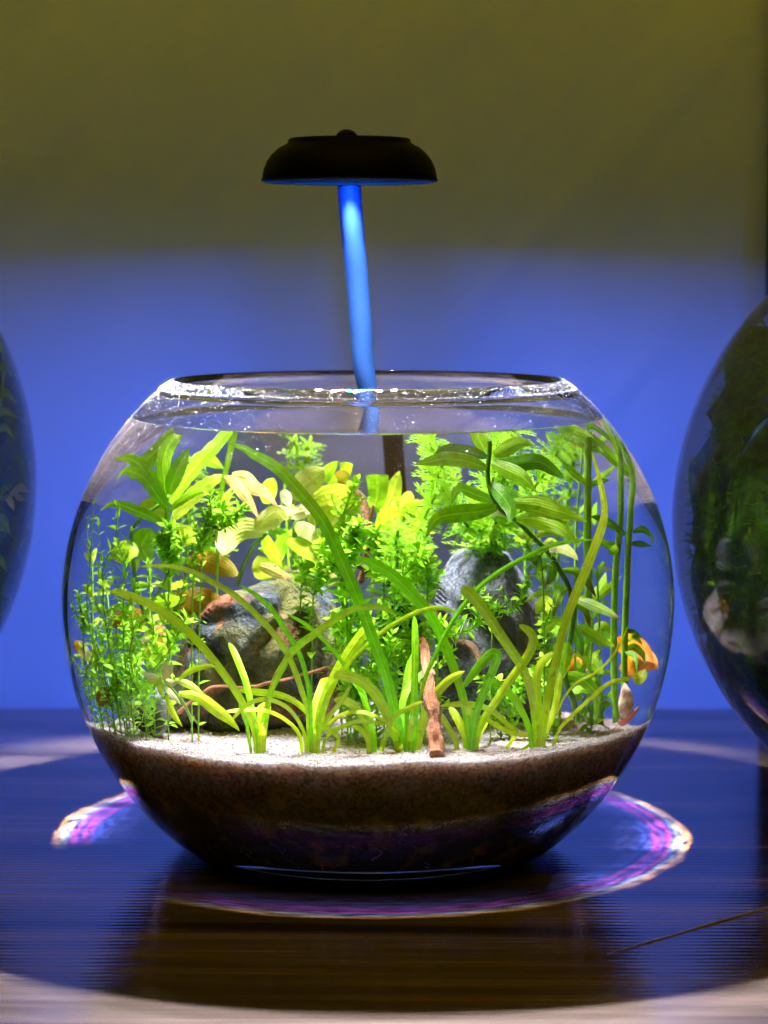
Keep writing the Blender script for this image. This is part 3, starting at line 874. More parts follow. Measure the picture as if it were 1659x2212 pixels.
stem_plant('broad_leaf_plant', 'pale leaved plant with cream and pinkish leaves left of the middle', BG, ('B', 250, 1300), [
    ('D', [(1320, 1659), (1350, 1560), (1430, 1380), (1560, 1240)], 48, .004, -.006, 'stem_dark'),
    ('E', [(330, 1330), (330, 1150), (340, 980), (400, 900)], 60, .012, .008, 'stem'),
    ('E', [(200, 1250), (140, 1130), (90, 1060)], 60, .012, .012, 'stem')], [
    ('D', [(1530, 1240), (1400, 1210), (1280, 1250), (1215, 1330), (1195, 1430)], 200, -.008, -.018, 'pale', dict(s='oval', wavy=.06, roll=.3)),
    ('D', [(1560, 1230), (1520, 1190), (1580, 1130), (1680, 1090), (1760, 1110)], 170, -.008, -.014, 'pale', dict(s='oval', wavy=.08)),
    ('D', [(1200, 790), (1290, 830), (1350, 900), (1420, 1000), (1495, 1135)], 96, -.002, -.010, 'pink', dict(wavy=.08)),
    ('D', [(1270, 770), (1380, 790), (1450, 870), (1560, 930), (1659, 1050)], 110, -.002, -.010, 'pink', dict(wavy=.10)),
    ('E', [(360, 780), (400, 660), (480, 590), (575, 520)], 210, .004, -.002, 'pale', dict(s='oval', roll=.25)),
    ('E', [(460, 830), (560, 800), (680, 760), (810, 690)], 270, .002, -.004, 'yellow', dict(s='oval', roll=.25)),
    ('E', [(270, 1090), (390, 1150), (490, 1220), (575, 1310)], 125, -.006, -.014, 'yellow'),
    ('E', [(20, 1020), (110, 930), (190, 880), (280, 930)], 150, -.010, -.014, 'pale', dict(wavy=.12)),
    ('E', [(340, 960), (420, 1010), (490, 1040), (545, 1000)], 130, -.006, -.010, 'pale', dict(wavy=.1)),
    ('E', [(270, 890), (360, 870), (430, 850), (500, 880)], 110, -.006, -.008, 'cream', dict(wavy=.1)),
    ('E', [(40, 1300), (130, 1330), (210, 1370), (300, 1395)], 100, -.008, -.014, 'pink'),
    ('E', [(230, 690), (270, 760), (300, 830)], 90, .0, .0, 'pale'),
    ('E', [(100, 800), (120, 690), (160, 590)], 130, .014, .016, 'hygro', dict(s='oval')),
    ('E', [(540, 620), (600, 540), (690, 450)], 110, .010, .008, 'hygro'),
    ('E', [(620, 1000), (690, 930), (760, 930), (820, 950)], 90, -.008, -.012, 'pink', dict(wavy=.1)),
    ('E', [(80, 1050), (140, 1180), (230, 1320)], 110, .010, .010, 'hygro'),
    ('E', [(290, 1050), (220, 1150), (200, 1280)], 120, .014, .012, 'blade_deep', dict(s='oval')),
    ('E', [(60, 1420), (70, 1330), (40, 1220)], 170, .016, .016, 'yellow', dict(s='oval')),
])
stem_plant('broad_leaf_plant', 'amber leaved plant showing orange brown leaves behind the dark rock', BG, ('A', 760, 1200), [
    ('A', [(720, 820), (900, 380), (1000, 40), (1010, -120)], 40, .022, .020, 'stem_dark')], [
    ('D', [(930, 1540), (1030, 1470), (1160, 1500), (1330, 1590)], 190, .014, .010, 'amber', dict(s='oval', roll=.25)),
    ('A', [(910, 280), (1000, 330), (1090, 370), (1190, 330)], 230, .012, .008, 'amber', dict(s='oval', roll=.25, wavy=.08)),
    ('A', [(760, 520), (820, 420), (900, 340), (960, 480)], 170, .016, .012, 'amber', dict(s='oval', roll=.25)),
    ('A', [(290, 530), (390, 490), (480, 480), (570, 510)], 170, .018, .012, 'amber', dict(s='oval')),
    ('A', [(620, 540), (660, 640), (640, 760), (600, 860)], 240, .020, .016, 'amber', dict(s='oval', roll=.2)),
    ('A', [(-20, 690), (40, 720), (90, 800), (110, 880)], 95, .010, .004, 'amber'),
    ('A', [(180, 1180), (230, 1120), (280, 1080)], 110, -.016, -.020, 'amber', dict(s='oval')),
    ('D', [(780, 1330), (840, 1280), (900, 1270), (985, 1330)], 170, .004, .0, 'yellow', dict(s='oval')),
    ('D', [(590, 1470), (540, 1360), (560, 1290), (620, 1210)], 190, .006, .002, 'hygro', dict(s='oval')),
    ('D', [(660, 1330), (720, 1310), (760, 1340)], 110, .010, .010, 'cream', dict(s='oval')),
    ('D', [(330, 1480), (370, 1410), (440, 1390), (500, 1430)], 170, .004, .0, 'yellow', dict(s='oval')),
    ('D', [(1040, 1290), (1110, 1290), (1190, 1330)], 80, .006, .004, 'amber'),
    ('D', [(660, 1420), (760, 1380), (860, 1370)], 150, .012, .012, 'dark_leaf', dict(s='oval')),
    ('A', [(640, 350), (740, 340), (850, 330)], 130, .008, .006, 'hygro', dict(s='oval')),
    ('E', [(540, 1420), (620, 1390), (700, 1420)], 160, .02, .018, 'amber', dict(s='oval')),
])
stem_plant('broad_leaf_plant', 'broad leaved plant right behind the forked twig in the middle', BG, ('B', 950, 1200), [
    ('E', [(1000, 1400), (1020, 1000), (1010, 800)], 45, .022, .022, 'stem')], [
    ('E', [(960, 840), (1000, 760), (1010, 660), (1000, 560)], 190, .020, .018, 'hygro', dict(s='cut', roll=.2)),
    ('E', [(1060, 860), (1110, 760), (1150, 650), (1190, 535)], 150, .024, .022, 'yellow', dict(roll=.2)),
    ('E', [(1000, 1000), (1080, 930), (1150, 900), (1220, 880)], 180, .018, .014, 'hygro', dict(s='oval')),
    ('E', [(700, 640), (740, 560), (750, 460)], 110, .018, .018, 'hygro', dict(s='cut')),
    ('E', [(650, 700), (700, 600), (780, 560)], 130, .016, .014, 'amber', dict(s='oval')),
    ('E', [(1220, 870), (1250, 780), (1280, 700)], 120, .026, .026, 'yellow', dict(s='oval')),
    ('E', [(800, 880), (830, 800), (860, 740)], 130, .018, .016, 'hygro', dict(s='oval')),
    ('E', [(760, 620), (820, 640), (830, 550)], 60, -.002, -.006, 'hygro'),
    ('E', [(600, 640), (630, 620), (680, 600)], 120, .01, .01, 'hygro', dict(s='oval')),
])
def lan(cr, pts, w, y0, y1, m='hygro', **o): return (cr, pts, w, y0, y1, m, o)
stem_plant('broad_leaf_plant', 'lance leaved plant with glossy leaves spreading above the grey rock', BG, ('C', 1170, 1340), [
    ('C', [(1190, 1345), (1150, 1150), (1085, 960), (1120, 700), (1160, 420), (1110, 220), (1040, 90), (950, -50), (830, -170), (700, -300), (560, -400), (490, -520), (455, -690), (470, -850), (475, -960)], 52, -.030, -.030, 'stem_dark')], [
    lan('G', [(440, 590), (380, 440), (300, 360), (190, 280)], 105, -.030, -.022, 'hygro'),
    lan('G', [(450, 630), (300, 585), (130, 570), (10, 615)], 115, -.032, -.034, 'dark_leaf', roll=.6),
    lan('G', [(450, 720), (300, 665), (130, 640), (-10, 660), (-150, 690)], 115, -.032, -.036, 'hygro', roll=.6),
    lan('G', [(510, 610), (600, 560), (720, 505), (845, 525)], 105, -.030, -.026, 'hygro', roll=.6),
    lan('G', [(500, 690), (640, 690), (860, 660), (1000, 740), (1080, 800)], 115, -.030, -.036, 'dark_leaf', roll=.55),
    lan('G', [(490, 670), (620, 730), (740, 790), (850, 900)], 120, -.032, -.042, 'hygro', roll=.6),
    lan('G', [(470, 840), (560, 920), (640, 1050), (630, 1155)], 130, -.034, -.044, 'dark_leaf', roll=.3),
    lan('G', [(530, 1000), (350, 930), (220, 890), (160, 1000)], 105, -.028, -.022, 'hygro'),
    lan('G', [(530, 1040), (380, 1070), (200, 1090), (40, 1130), (-50, 1280)], 130, -.032, -.044, 'hygro', roll=.55),
    lan('G', [(440, 1100), (520, 1080), (620, 1120)], 50, -.030, -.030, 'cream'),
    lan('G', [(660, 1000), (850, 1010), (1050, 1070), (1265, 1150)], 135, -.034, -.040, 'hygro', roll=.55),
    lan('G', [(690, 1120), (860, 1130), (1050, 1200), (1195, 1340)], 135, -.034, -.044, 'hygro', roll=.6),
    lan('G', [(850, 1270), (950, 1230), (1080, 1240), (1200, 1290)], 64, -.030, -.030, 'yellow'),
    lan('G', [(840, 1300), (780, 1270), (700, 1250)], 75, -.030, -.026, 'yellow'),
    lan('G', [(940, 1380), (1050, 1360), (1130, 1400), (1195, 1465)], 85, -.030, -.036, 'pale'),
    lan('C', [(925, 20), (890, 120), (930, 245)], 90, -.032, -.036, 'brown_tip'),
    lan('C', [(985, 30), (985, 130), (930, 225)], 76, -.032, -.034, 'brown_tip'),
    lan('C', [(1095, 230), (1030, 310), (985, 490)], 74, -.032, -.038, 'brown_tip'),
    lan('C', [(1180, 330), (1300, 370), (1430, 430), (1535, 492)], 78, -.032, -.038, 'brown_tip', roll=.6),
    lan('C', [(1190, 550), (1300, 620), (1400, 680), (1490, 710)], 84, -.030, -.030, 'hygro'),
    lan('C', [(1060, 90), (1180, 110), (1280, 210), (1340, 315)], 64, -.028, -.024, 'brown_tip'),
    lan('C', [(1010, 280), (860, 290), (750, 360)], 42, -.030, -.034, 'yellow'),
    lan('C', [(1110, 680), (1085, 830), (1070, 980)], 104, -.034, -.038, 'hygro', roll=.3),
    lan('C', [(1170, 380), (1250, 420), (1290, 560)], 60, -.026, -.022, 'brown_tip'),
    lan('C', [(1150, 560), (1200, 680), (1230, 800)], 80, -.028, -.030, 'dark_leaf'),
    lan('C', [(1090, 940), (1220, 980), (1330, 1080), (1380, 1180)], 90, -.026, -.022, 'hygro'),
    lan('C', [(1140, 1090), (1220, 1060), (1320, 1100)], 70, -.022, -.020, 'blade_deep'),
    lan('C', [(1090, 500), (980, 500), (880, 550)], 50, -.028, -.026, 'hygro'),
    lan('C', [(980, 420), (920, 360), (850, 450)], 110, -.016, -.012, 'yellow', s='oval'),
    lan('C', [(1000, 520), (940, 560), (900, 590)], 90, -.016, -.014, 'yellow', s='oval'),
])
TG_ = 'thick stemmed water plants at the right'
def thick(label, base, stem, w, y, leaves):
    return stem_plant('thick_stem_plant', label, TG_, base, [(stem[0], stem[1], w, y, y, 'stem', 'stem', .85)], leaves)
thick('thick pale green stem crowned with a leaf tuft touching the surface', ('C', 1365, 1345),
      ('C', [(1370, 1345), (1340, 1100), (1290, 800), (1275, 500), (1280, 150), (1270, -170), (1275, -450), (1275, -750), (1280, -1030)]), 74, .0, [
    lan('G', [(1280, 860), (1180, 780), (1100, 700), (1030, 620)], 66, .0, -.006, 'hygro'), lan('G', [(1290, 860), (1400, 780), (1510, 675)], 56, .0, .004, 'hygro'),
    lan('G', [(1310, 850), (1380, 820), (1450, 812)], 40, .0, -.01, 'dark_leaf'), lan('G', [(1290, 560), (1350, 560), (1405, 585)], 54, .0, -.004, 'hygro'),
    lan('G', [(1320, 520), (1380, 490), (1425, 430)], 50, .0, .004, 'hygro'), lan('G', [(1260, 540), (1180, 520), (1100, 510)], 50, .0, -.004, 'yellow'),
    lan('G', [(1270, 430), (1200, 350), (1160, 300)], 74, .0, -.004, 'hygro'), lan('G', [(1275, 430), (1260, 350), (1230, 300)], 74, .0, .004, 'hygro'),
    lan('G', [(1285, 430), (1330, 380), (1370, 345)], 46, .0, .0, 'dark_leaf'), lan('G', [(1250, 500), (1150, 400), (1050, 345)], 64, .0, -.008, 'hygro'),
    lan('G', [(1330, 1180), (1320, 1080), (1350, 990)], 64, .006, .008, 'hygro'), lan('C', [(1290, 330), (1380, 240), (1420, 110)], 84, .006, .01, 'hygro'),
    lan('C', [(1310, 350), (1420, 260), (1550, 140)], 64, .006, .004, 'hygro'), lan('C', [(1350, 60), (1420, 80), (1480, 95)], 34, .006, .01, 'pale'),
    lan('C', [(1300, 600), (1400, 560), (1450, 640)], 100, .004, .006, 'hygro'), lan('C', [(1260, 760), (1330, 850), (1400, 940)], 120, .0, -.004, 'hygro'),
])
thick('slim upright stem left of the rightmost stem with dark leaves at its joint', ('C', 1500, 1335),
      ('C', [(1505, 1335), (1490, 1050), (1485, 700), (1490, 400), (1500, 100), (1520, -100), (1540, -300), (1545, -560), (1535, -840), (1500, -1000)]), 62, -.008, [
    lan('G', [(1580, 1260), (1470, 1180), (1380, 1130), (1290, 1105)], 70, -.008, -.016, 'dark_leaf'), lan('G', [(1540, 1350), (1450, 1350), (1390, 1320), (1330, 1250)], 74, -.008, -.004, 'hygro'),
    lan('G', [(1530, 1340), (1480, 1390), (1440, 1410)], 60, -.008, -.014, 'hygro'), lan('G', [(1350, 285), (1450, 380), (1500, 440)], 56, -.008, -.010, 'hygro'),
    lan('G', [(1490, 440), (1560, 560), (1625, 745)], 62, -.010, -.016, 'hygro', roll=.3), lan('C', [(1490, 720), (1420, 640), (1330, 620)], 70, -.006, .0, 'dark_leaf'),
])
thick('rightmost upright stem with a swollen joint near the glass', ('C', 1590, 1200),
      ('C', [(1570, 1290), (1570, 950), (1575, 600), (1590, 250), (1600, 0), (1612, -200), (1628, -450), (1640, -650), (1640, -850)]), 62, -.010, [
    lan('C', [(1640, -215), (1720, -240), (1790, -180), (1800, -110)], 46, -.010, .0, 'dark_leaf'), lan('C', [(1630, -120), (1710, -120), (1800, -100)], 40, -.010, .002, 'dark_leaf'),
    lan('C', [(1580, 590), (1650, 600), (1730, 660)], 34, -.008, .004, 'dark_leaf'), lan('C', [(1570, 740), (1650, 720), (1720, 780), (1740, 860)], 52, -.010, -.004, 'hygro'),
    lan('C', [(1580, 760), (1660, 800), (1670, 930)], 40, -.012, -.018, 'dark_leaf'), lan('C', [(1590, 680), (1650, 640), (1720, 700)], 52, -.008, .002, 'hygro'),
    lan('C', [(1640, 980), (1700, 960), (1740, 900)], 110, -.004, .0, 'yellow', s='oval'),
    lan('C', [(1500, 700), (1580, 690), (1680, 720), (1800, 840)], 170, .020, .010, 'orange', s='oval', wavy=.12, roll=.3),
    lan('C', [(1560, 930), (1640, 850), (1740, 830), (1830, 900)], 200, .024, .012, 'orange', s='oval', wavy=.12, roll=.3),
    lan('C', [(1110, 960), (1150, 880), (1220, 850), (1300, 900)], 150, .026, .020, 'orange', s='oval', wavy=.12, roll=.3),
])
def filler(label, base, crop, x0, x1, yt0, yt1, yb, n, y0, y1, ln, w, mats, seed, stems=4):
    rng = random.Random(seed)
    st, lv = [], []
    for k in range(stems):
        xa = x0 + (x1 - x0) * (k + .5) / stems; xt = xa + rng.uniform(-60, 60); yt = rng.uniform(yt0, yt1); y_ = rng.uniform(y0, y1)
        st.append((crop, [(xa, yb), ((xa + xt) / 2 + rng.uniform(-25, 25), (yb + yt) / 2), (xt, yt)], 24, y_, y_, 'stem'))
        for q in range(n // stems):
            t_ = .30 + .7 * q / max(1, n // stems - 1)
            bx = xa + (xt - xa) * t_; by = yb + (yt - yb) * t_
            for sg in (-1, 1):
                a = math.radians(rng.uniform(8, 60)) if t_ < .95 else math.radians(rng.uniform(50, 85)); L_ = ln * rng.uniform(.7, 1.15)
                dx, dy = sg * math.cos(a) * L_, -math.sin(a) * L_
                lv.append((crop, [(bx, by), (bx + dx * .5, by + dy * .62), (bx + dx, by + dy + rng.uniform(0, .35) * L_)], w * rng.uniform(.7, 1.2), y_, y_ + rng.uniform(-.010, .008), rng.choice(mats), dict(n=11, wavy=.05)))
    return stem_plant('broad_leaf_plant', label, BG, base, st, lv)
GR = ['hygro', 'blade_deep', 'blade', 'yellow', 'hygro']
filler('leafy green plant filling the back behind the pale leaves', ('B', 200, 1200), 'E', 120, 760, 780, 1080, 1560, 24, .012, .028, 175, 52, GR, 61, 5)
filler('leafy green plant in the back right of the forked twig', ('B', 1100, 1200), 'E', 900, 1420, 820, 1100, 1560, 20, .010, .026, 165, 46, GR, 62, 4)
filler('leafy green plant at the back left behind the fine stems', ('A', 400, 1230), 'A', 60, 820, -80, 320, 1150, 24, .006, .026, 150, 46, GR, 63, 5)
filler('narrow leaved plant low behind the lance leaved plant', ('C', 1000, 1300), 'C', 880, 1420, 60, 520, 1300, 24, -.012, .012, 165, 44, GR + ['brown_tip'], 64, 5)
filler('narrow leaved plant at the back right under the surface', ('C', 1300, 1300), 'G', 700, 1240, 560, 900, 1650, 16, .016, .034, 150, 38, GR, 65, 4)
filler('low leafy plant between the two rocks', ('B', 900, 1300), 'B', 640, 1380, 420, 800, 1330, 24, -.022, -.008, 150, 44, GR, 66, 5)
# pale sprig with white tip leaves
p, d = base_of('A', 880, 1370, -.05, hi=-.054)
sprig = empty('flower_sprig', p); tag(sprig, 'pale sprig with white star shaped tip leaves above the sand', 'water plant')
stalk(sprig, p, 'A', [(950, 1330), (880, 1180), (800, 1080), (720, 985)], 26, d, d - .004, 'stem')
for pts, w, m, r in [([(715, 985), (730, 900), (750, 830)], 62, 'cream', .3), ([(715, 985), (765, 920), (785, 830)], 50, 'cream', .3), ([(705, 990), (620, 965), (530, 935)], 58, 'cream', .5),
                     ([(720, 985), (780, 1010), (835, 1010)], 62, 'cream', .4), ([(710, 1000), (695, 1060), (705, 1125)], 66, 'yellow', .2), ([(735, 1040), (790, 1110), (860, 1190)], 58, 'cream', .4),
                     ([(820, 985), (940, 1030), (1055, 1115)], 72, 'yellow', .5), ([(840, 1095), (1000, 1120), (1150, 1230), (1250, 1310), (1335, 1405)], 100, 'blade', .6),
                     ([(840, 985), (930, 915), (1060, 875), (1145, 882)], 48, 'blade', .5), ([(745, 1120), (790, 1250), (870, 1370)], 66, 'blade', .3), ([(700, 970), (640, 1000), (560, 990)], 40, 'yellow', .5)]:
    leaf(sprig, p, 'A', pts, w, d - .004, d - .006, m, 'lance', roll=r, n=14)

# ------------------------------------------------------------------ small leaved stem plants (shared leaf meshes)
def small_leaf_mesh(name, mat, ln=1.0, wd=.34, droop=.25):
    v, f, uv = [], [], []
    n, ac = 7, 3
    for i in range(n):
        t = i / (n - 1); w = wd * .5 * width_lance(t)
        z = -droop * t * t * ln + .12 * t
        for k in range(ac):
            u = k - 1
            v.append((t * ln, u * w, z + .22 * abs(u) * w)); uv.append((k / 2, t))
    for i in range(n - 1):
        for k in range(ac - 1):
            a = i * ac + k; f.append((a, a + ac, a + ac + 1, a + 1))
    me = bpy.data.meshes.new(name); me.from_pydata(v, [], f); me.materials.append(M[mat])
    me.polygons.foreach_set('use_smooth', [True] * len(f))
    ul = me.uv_layers.new(name='UVMap')
    for lp in me.loops: ul.data[lp.index].uv = uv[lp.vertex_index]
    return me
SML = [small_leaf_mesh('small_leaf', 'small', 1, .42, .2), small_leaf_mesh('small_leaf', 'small', 1, .52, .45), small_leaf_mesh('small_leaf', 'small', 1, .38, -.1)]

def small_plant(label, group, crop, pts, y0, y1, leaf_u, spacing, seed, kind='small', stemw=14, shoots=3):
    rng = random.Random(seed)
    P = []
    for i, (x, y) in enumerate(pts):
        px, py = px_of(crop, x, y)
        P.append(inside(at(px, py, y0 + (y1 - y0) * i / (len(pts) - 1)), .006))
    gz = sand_z(P[0].x, P[0].y) - .001
    if P[0].z > gz: P.insert(0, Vector((P[0].x + (P[0].x - P[1].x) * .2, P[0].y, gz)))
    u = unit_at(*px_of(crop, *pts[len(pts) // 2]), (y0 + y1) / 2)
    base = P[0]
    root_ = empty('small_leaf_plant', base); tag(root_, label, 'water plant', group)
    ll = leaf_u * ZU * u
    step = spacing * ZU * u
    def grow(path_pts, w, side, size):
        total = sum((path_pts[i + 1] - path_pts[i]).length for i in range(len(path_pts) - 1))
        v, f, uv = tube(path_pts, [w] * len(path_pts), len(path_pts) * 6, 6)
        st = mesh_obj('side_shoot' if side else 'stem', v, f, M['stem'], root_, uv=uv, base=base)
        holder = st if side else root_
        nn = max(2, int(total / (step * (.8 if side else 1))))
        path = smooth_path([list(q) for q in path_pts], nn * 4 + 1)
        ang = rng.uniform(0, 3)
        for i in range(1, nn + 1):
            q = Vector(path[i * 4]); tg = (q - Vector(path[i * 4 - 2])).normalized()
            ang += math.pi / 2 + rng.uniform(-.3, .3)
            a = tg.orthogonal().normalized()
            top = i >= nn
            for s in range(4 if top else 2):
                th = ang + (math.pi / 2 * s if top else math.pi * s) + rng.uniform(-.25, .25)
                dr = Matrix.Rotation(th, 3, tg) @ a
                dr = (dr + tg * ((1.0 if top else .45) + rng.uniform(-.35, .3))).normalized()
                yv = tg.cross(dr).normalized(); zv = dr.cross(yv).normalized()
                sc_ = size * rng.uniform(.6, 1.2) * (.75 if top else 1)
                tip = q + dr * sc_
                if (inside(tip, .001) - tip).length > 1e-5: continue
                o = bpy.data.objects.new('leaf', rng.choice(SML))
                o.matrix_basis = Matrix.Translation(q - base) @ Matrix((dr, yv, zv)).transposed().to_4x4() @ Matrix.Scale(sc_, 4) @ Matrix.Rotation(rng.uniform(-.4, .4), 4, 'X')
                o.cycles.is_caustics_receiver = True
                link(o, holder)
        return st
    grow(P, stemw * ZU * u * .5, False, ll)
    main = smooth_path([list(q) for q in P], 21)
    for k in range(shoots):
        q = Vector(main[rng.randint(3, 15)])
        d = Vector((rng.uniform(-1.1, 1.1), rng.uniform(-.7, .7), rng.uniform(.35, 1))).normalized()
        ln = step * rng.uniform(2.2, 4.0)
        e = inside(q + d * ln + Vector((0, 0, ln * .2)), .006)
        if (e - q).length < step: continue
        grow([q, (q + e) / 2 + Vector((0, 0, -ln * .06)), e], stemw * ZU * u * .32, True, ll * .85)

GL = 'fine leaved stems at the left side of the bowl'
for i, (lab, cr, pts, y0, y1, lu, sp_) in enumerate([
    ('leftmost tall thin stem rising clear of the other stems', 'A', [(250, 1240), (190, 900), (130, 650), (95, 420), (95, 250), (115, 50), (130, -160), (145, -440)], -.020, -.014, 62, 150),
    ('second tall thin stem from the left edge with a forked top', 'A', [(300, 1245), (290, 900), (250, 560), (225, 330), (230, 60), (320, -150), (345, -420)], -.024, -.020, 80, 150),
    ('fine leaved stem beneath the toothed broad leaved plant', 'A', [(410, 1260), (400, 900), (390, 550), (395, 200), (390, 20), (340, -130)], -.030, -.030, 85, 95),
    ('bushy low stem in front of the orange leaves', 'A', [(380, 1255), (300, 950), (270, 700), (240, 520), (160, 350)], -.030, -.034, 74, 82),
    ('fine leaved stem leaning right up to the toothed plant', 'A', [(520, 1230), (480, 850), (540, 500), (680, 260), (770, 80), (830, -60), (770, -230)], -.016, -.014, 95, 110),
    ('slanting thin stem ending left of the dark rock', 'A', [(480, 1250), (560, 1000), (700, 830), (800, 700), (850, 570), (890, 500)], -.034, -.036, 100, 100),
    ('short stem hugging the glass low on the left', 'A', [(200, 1240), (150, 1060), (60, 930), (-20, 830)], -.010, -.008, 60, 70),
    ('low bushy stem just left of the small speckled stone', 'A', [(430, 1265), (420, 1100), (410, 950), (400, 800), (390, 640), (395, 560)], -.040, -.044, 80, 70),
    ('short bushy stem at the front left foot', 'A', [(350, 1255), (330, 1120), (340, 1000), (310, 880)], -.038, -.042, 78, 62),
    ('fine leaved stem whose tip curls under the pale leaves', 'A', [(580, 1240), (560, 1000), (480, 760), (420, 560), (430, 380), (490, 230)], -.026, -.026, 88, 90),
    ('thin stem with a leafy head beside the yellow round leaf', 'D', [(760, 1560), (770, 1450), (760, 1300), (770, 1200)], -.020, -.022, 105, 80),
    ('slender stem standing up before the pale curled leaf', 'D', [(960, 1560), (1000, 1380), (1060, 1240), (1100, 1100), (1090, 960)], -.022, -.022, 88, 95),
    ('slender stem bent right with its tip under the pinkish leaves', 'D', [(1040, 1340), (1180, 1220), (1290, 1140), (1350, 1050)], -.020, -.022, 84, 85),
    ('low stem in the gap between stone and fine stems', 'A', [(560, 1250), (540, 1150), (500, 1060), (450, 980)], -.044, -.048, 72, 60),
    ('small sprig leaning against the left glass wall', 'A', [(130, 1200), (100, 1000), (70, 820), (60, 640), (60, 480)], -.006, -.002, 66, 80),
    ('leafy stem behind the amber leaves left of the dark rock', 'A', [(700, 1230), (690, 950), (650, 700), (620, 450), (600, 250), (590, 60)], -.006, -.004, 90, 100),
    ('fine leaved stem between the toothed plant and dark rock', 'A', [(640, 1240), (650, 1000), (740, 760), (800, 520), (860, 300), (900, 120)], -.022, -.022, 88, 95),
    ('front stem of the fine leaved clump at the left', 'A', [(460, 1262), (450, 1120), (470, 960), (440, 780), (470, 600), (450, 450)], -.048, -.050, 74, 72),
    ('low front stem beside the clump at the left', 'A', [(300, 1250), (270, 1120), (240, 980), (220, 850), (180, 720)], -.036, -.038, 70, 72),
    ('drooping sprig at the far left glass edge', 'A', [(150, 700), (80, 560), (40, 420), (20, 280)], -.004, -.002, 64, 70),
]):
    small_plant(lab, GL, cr, pts, y0, y1, lu * 1.25, sp_ * .55, 100 + i, shoots=6)
GC = 'fine leaved stems in the middle of the bowl'
for i, (lab, cr, pts, y0, y1, lu, sp_) in enumerate([
    ('fine leaved stem crossing over the long broad leaf in the middle', 'E', [(760, 1720), (740, 1500), (710, 1300), (700, 1180)], -0.032, -0.034, 150, 105),
    ('upright stem with round leaves topping the forked twig', 'E', [(720, 1180), (720, 1000), (730, 880), (790, 720), (830, 620)], -0.010, -0.008, 105, 105),
    ('leafy stem right of the forked twig with a big side leaf', 'E', [(790, 1300), (790, 1180), (830, 1080), (860, 960)], -0.028, -0.030, 135, 90),
    ('bushy stem reaching up beside the grey rock', 'B', [(1250, 1100), (1200, 800), (1150, 560), (1150, 350), (1180, 190), (1330, 40), (1380, -30)], -0.024, -0.028, 120, 85),
    ('bushy stem behind the upright front root', 'B', [(1350, 1000), (1300, 760), (1230, 520), (1260, 330), (1300, 130)], -0.030, -0.022, 115, 80),
    ('low bushy stem between the broad leaf and dark rock', 'B', [(900, 1250), (860, 1000), (850, 780), (850, 560), (880, 420)], -0.026, -0.028, 120, 85),
    ('dense leafy stem in the very middle under the arching blade', 'B', [(1000, 1250), (1000, 950), (1050, 700), (1060, 520), (1020, 380)], -0.024, -0.024, 120, 80),
    ('leafy stem in the shade left of the front root', 'B', [(1180, 1250), (1150, 950), (1120, 760), (1110, 600), (1080, 470)], -0.022, -0.022, 115, 80),
    ('sprig hanging in front of the grey rock face', 'C', [(60, 720), (200, 620), (340, 560), (380, 430), (370, 270)], -0.040, -0.042, 110, 80),
    ('short sprig with round leaves across the grey rock edge', 'C', [(500, 490), (600, 440), (690, 390), (740, 270), (790, 160)], -0.040, -0.040, 90, 85),
    ('low leafy sprig behind the upright front root', 'B', [(1420, 1200), (1330, 1000), (1250, 860), (1200, 760)], -.028, -.03, 105, 75),
    ('pale leafy clump low between front root and grey rock', 'C', [(560, 1330), (520, 1180), (470, 1050), (380, 950)], -0.026, -0.028, 120, 70),
    ('pale leafy clump at the grey rock foot', 'C', [(640, 1330), (680, 1180), (700, 1050), (760, 930)], -0.026, -0.028, 125, 72),
    ('thin sprig tip left of the grey rock top', 'C', [(900, 90), (840, 60), (800, -60), (780, -120)], -0.038, -0.038, 80, 75),
    ('leafy stem hiding the lower end of the forked twig', 'B', [(760, 1250), (720, 1000), (690, 760), (700, 600), (740, 480)], -.018, -.02, 115, 85),
    ('leafy stem filling the gap above the dark rock', 'E', [(480, 1650), (520, 1480), (560, 1330), (600, 1180), (640, 1060)], -0.012, -0.010, 130, 85),
    ('leafy stem under the big pale leaf in the middle', 'E', [(380, 1600), (420, 1420), (470, 1300), (500, 1150)], -0.004, -0.004, 130, 85),
    ('leafy stem just left of the grey rock shoulder', 'B', [(1380, 700), (1400, 450), (1420, 230), (1400, 60), (1350, -120)], -0.020, -0.020, 125, 80),
    ('leafy stem rising behind the forked twig tip', 'E', [(1060, 1600), (1050, 1400), (1020, 1200), (1000, 1050)], -0.010, -0.012, 130, 80),
    ('dense stem between broad leaf and curved brown root', 'B', [(840, 1250), (800, 1000), (770, 760), (760, 520), (720, 330)], -0.024, -0.028, 110, 75),
    ('dense stem in front of the curved brown root', 'B', [(960, 1300), (930, 1100), (960, 850), (950, 620), (930, 450)], -0.032, -0.034, 105, 75),
    ('dense low stem left of the front root foot', 'B', [(1120, 1350), (1090, 1150), (1060, 950), (1100, 760), (1130, 620)], -0.034, -0.036, 105, 72),
    ('leafy stem below the lance leaves right of the grey rock', 'C', [(1000, 1340), (980, 1100), (960, 850), (940, 650), (960, 480)], -0.010, -0.008, 120, 85),
    ('leafy stem low among the thick stems', 'C', [(1300, 1340), (1270, 1150), (1230, 950), (1240, 780)], .004, .004, 120, 80),
    ('leafy stem hugging the right side of the grey rock', 'C', [(900, 1330), (900, 1150), (920, 980), (900, 820)], -0.022, -0.024, 110, 75),
    ('leafy sprig over the shaded sand behind the short grass', 'B', [(820, 1400), (790, 1250), (830, 1120), (820, 1000)], -0.022, -0.024, 95, 70),
]):
    small_plant(lab, GC, cr, pts, y0, y1, lu * 1.05, sp_ * .58, 300 + i, shoots=7)

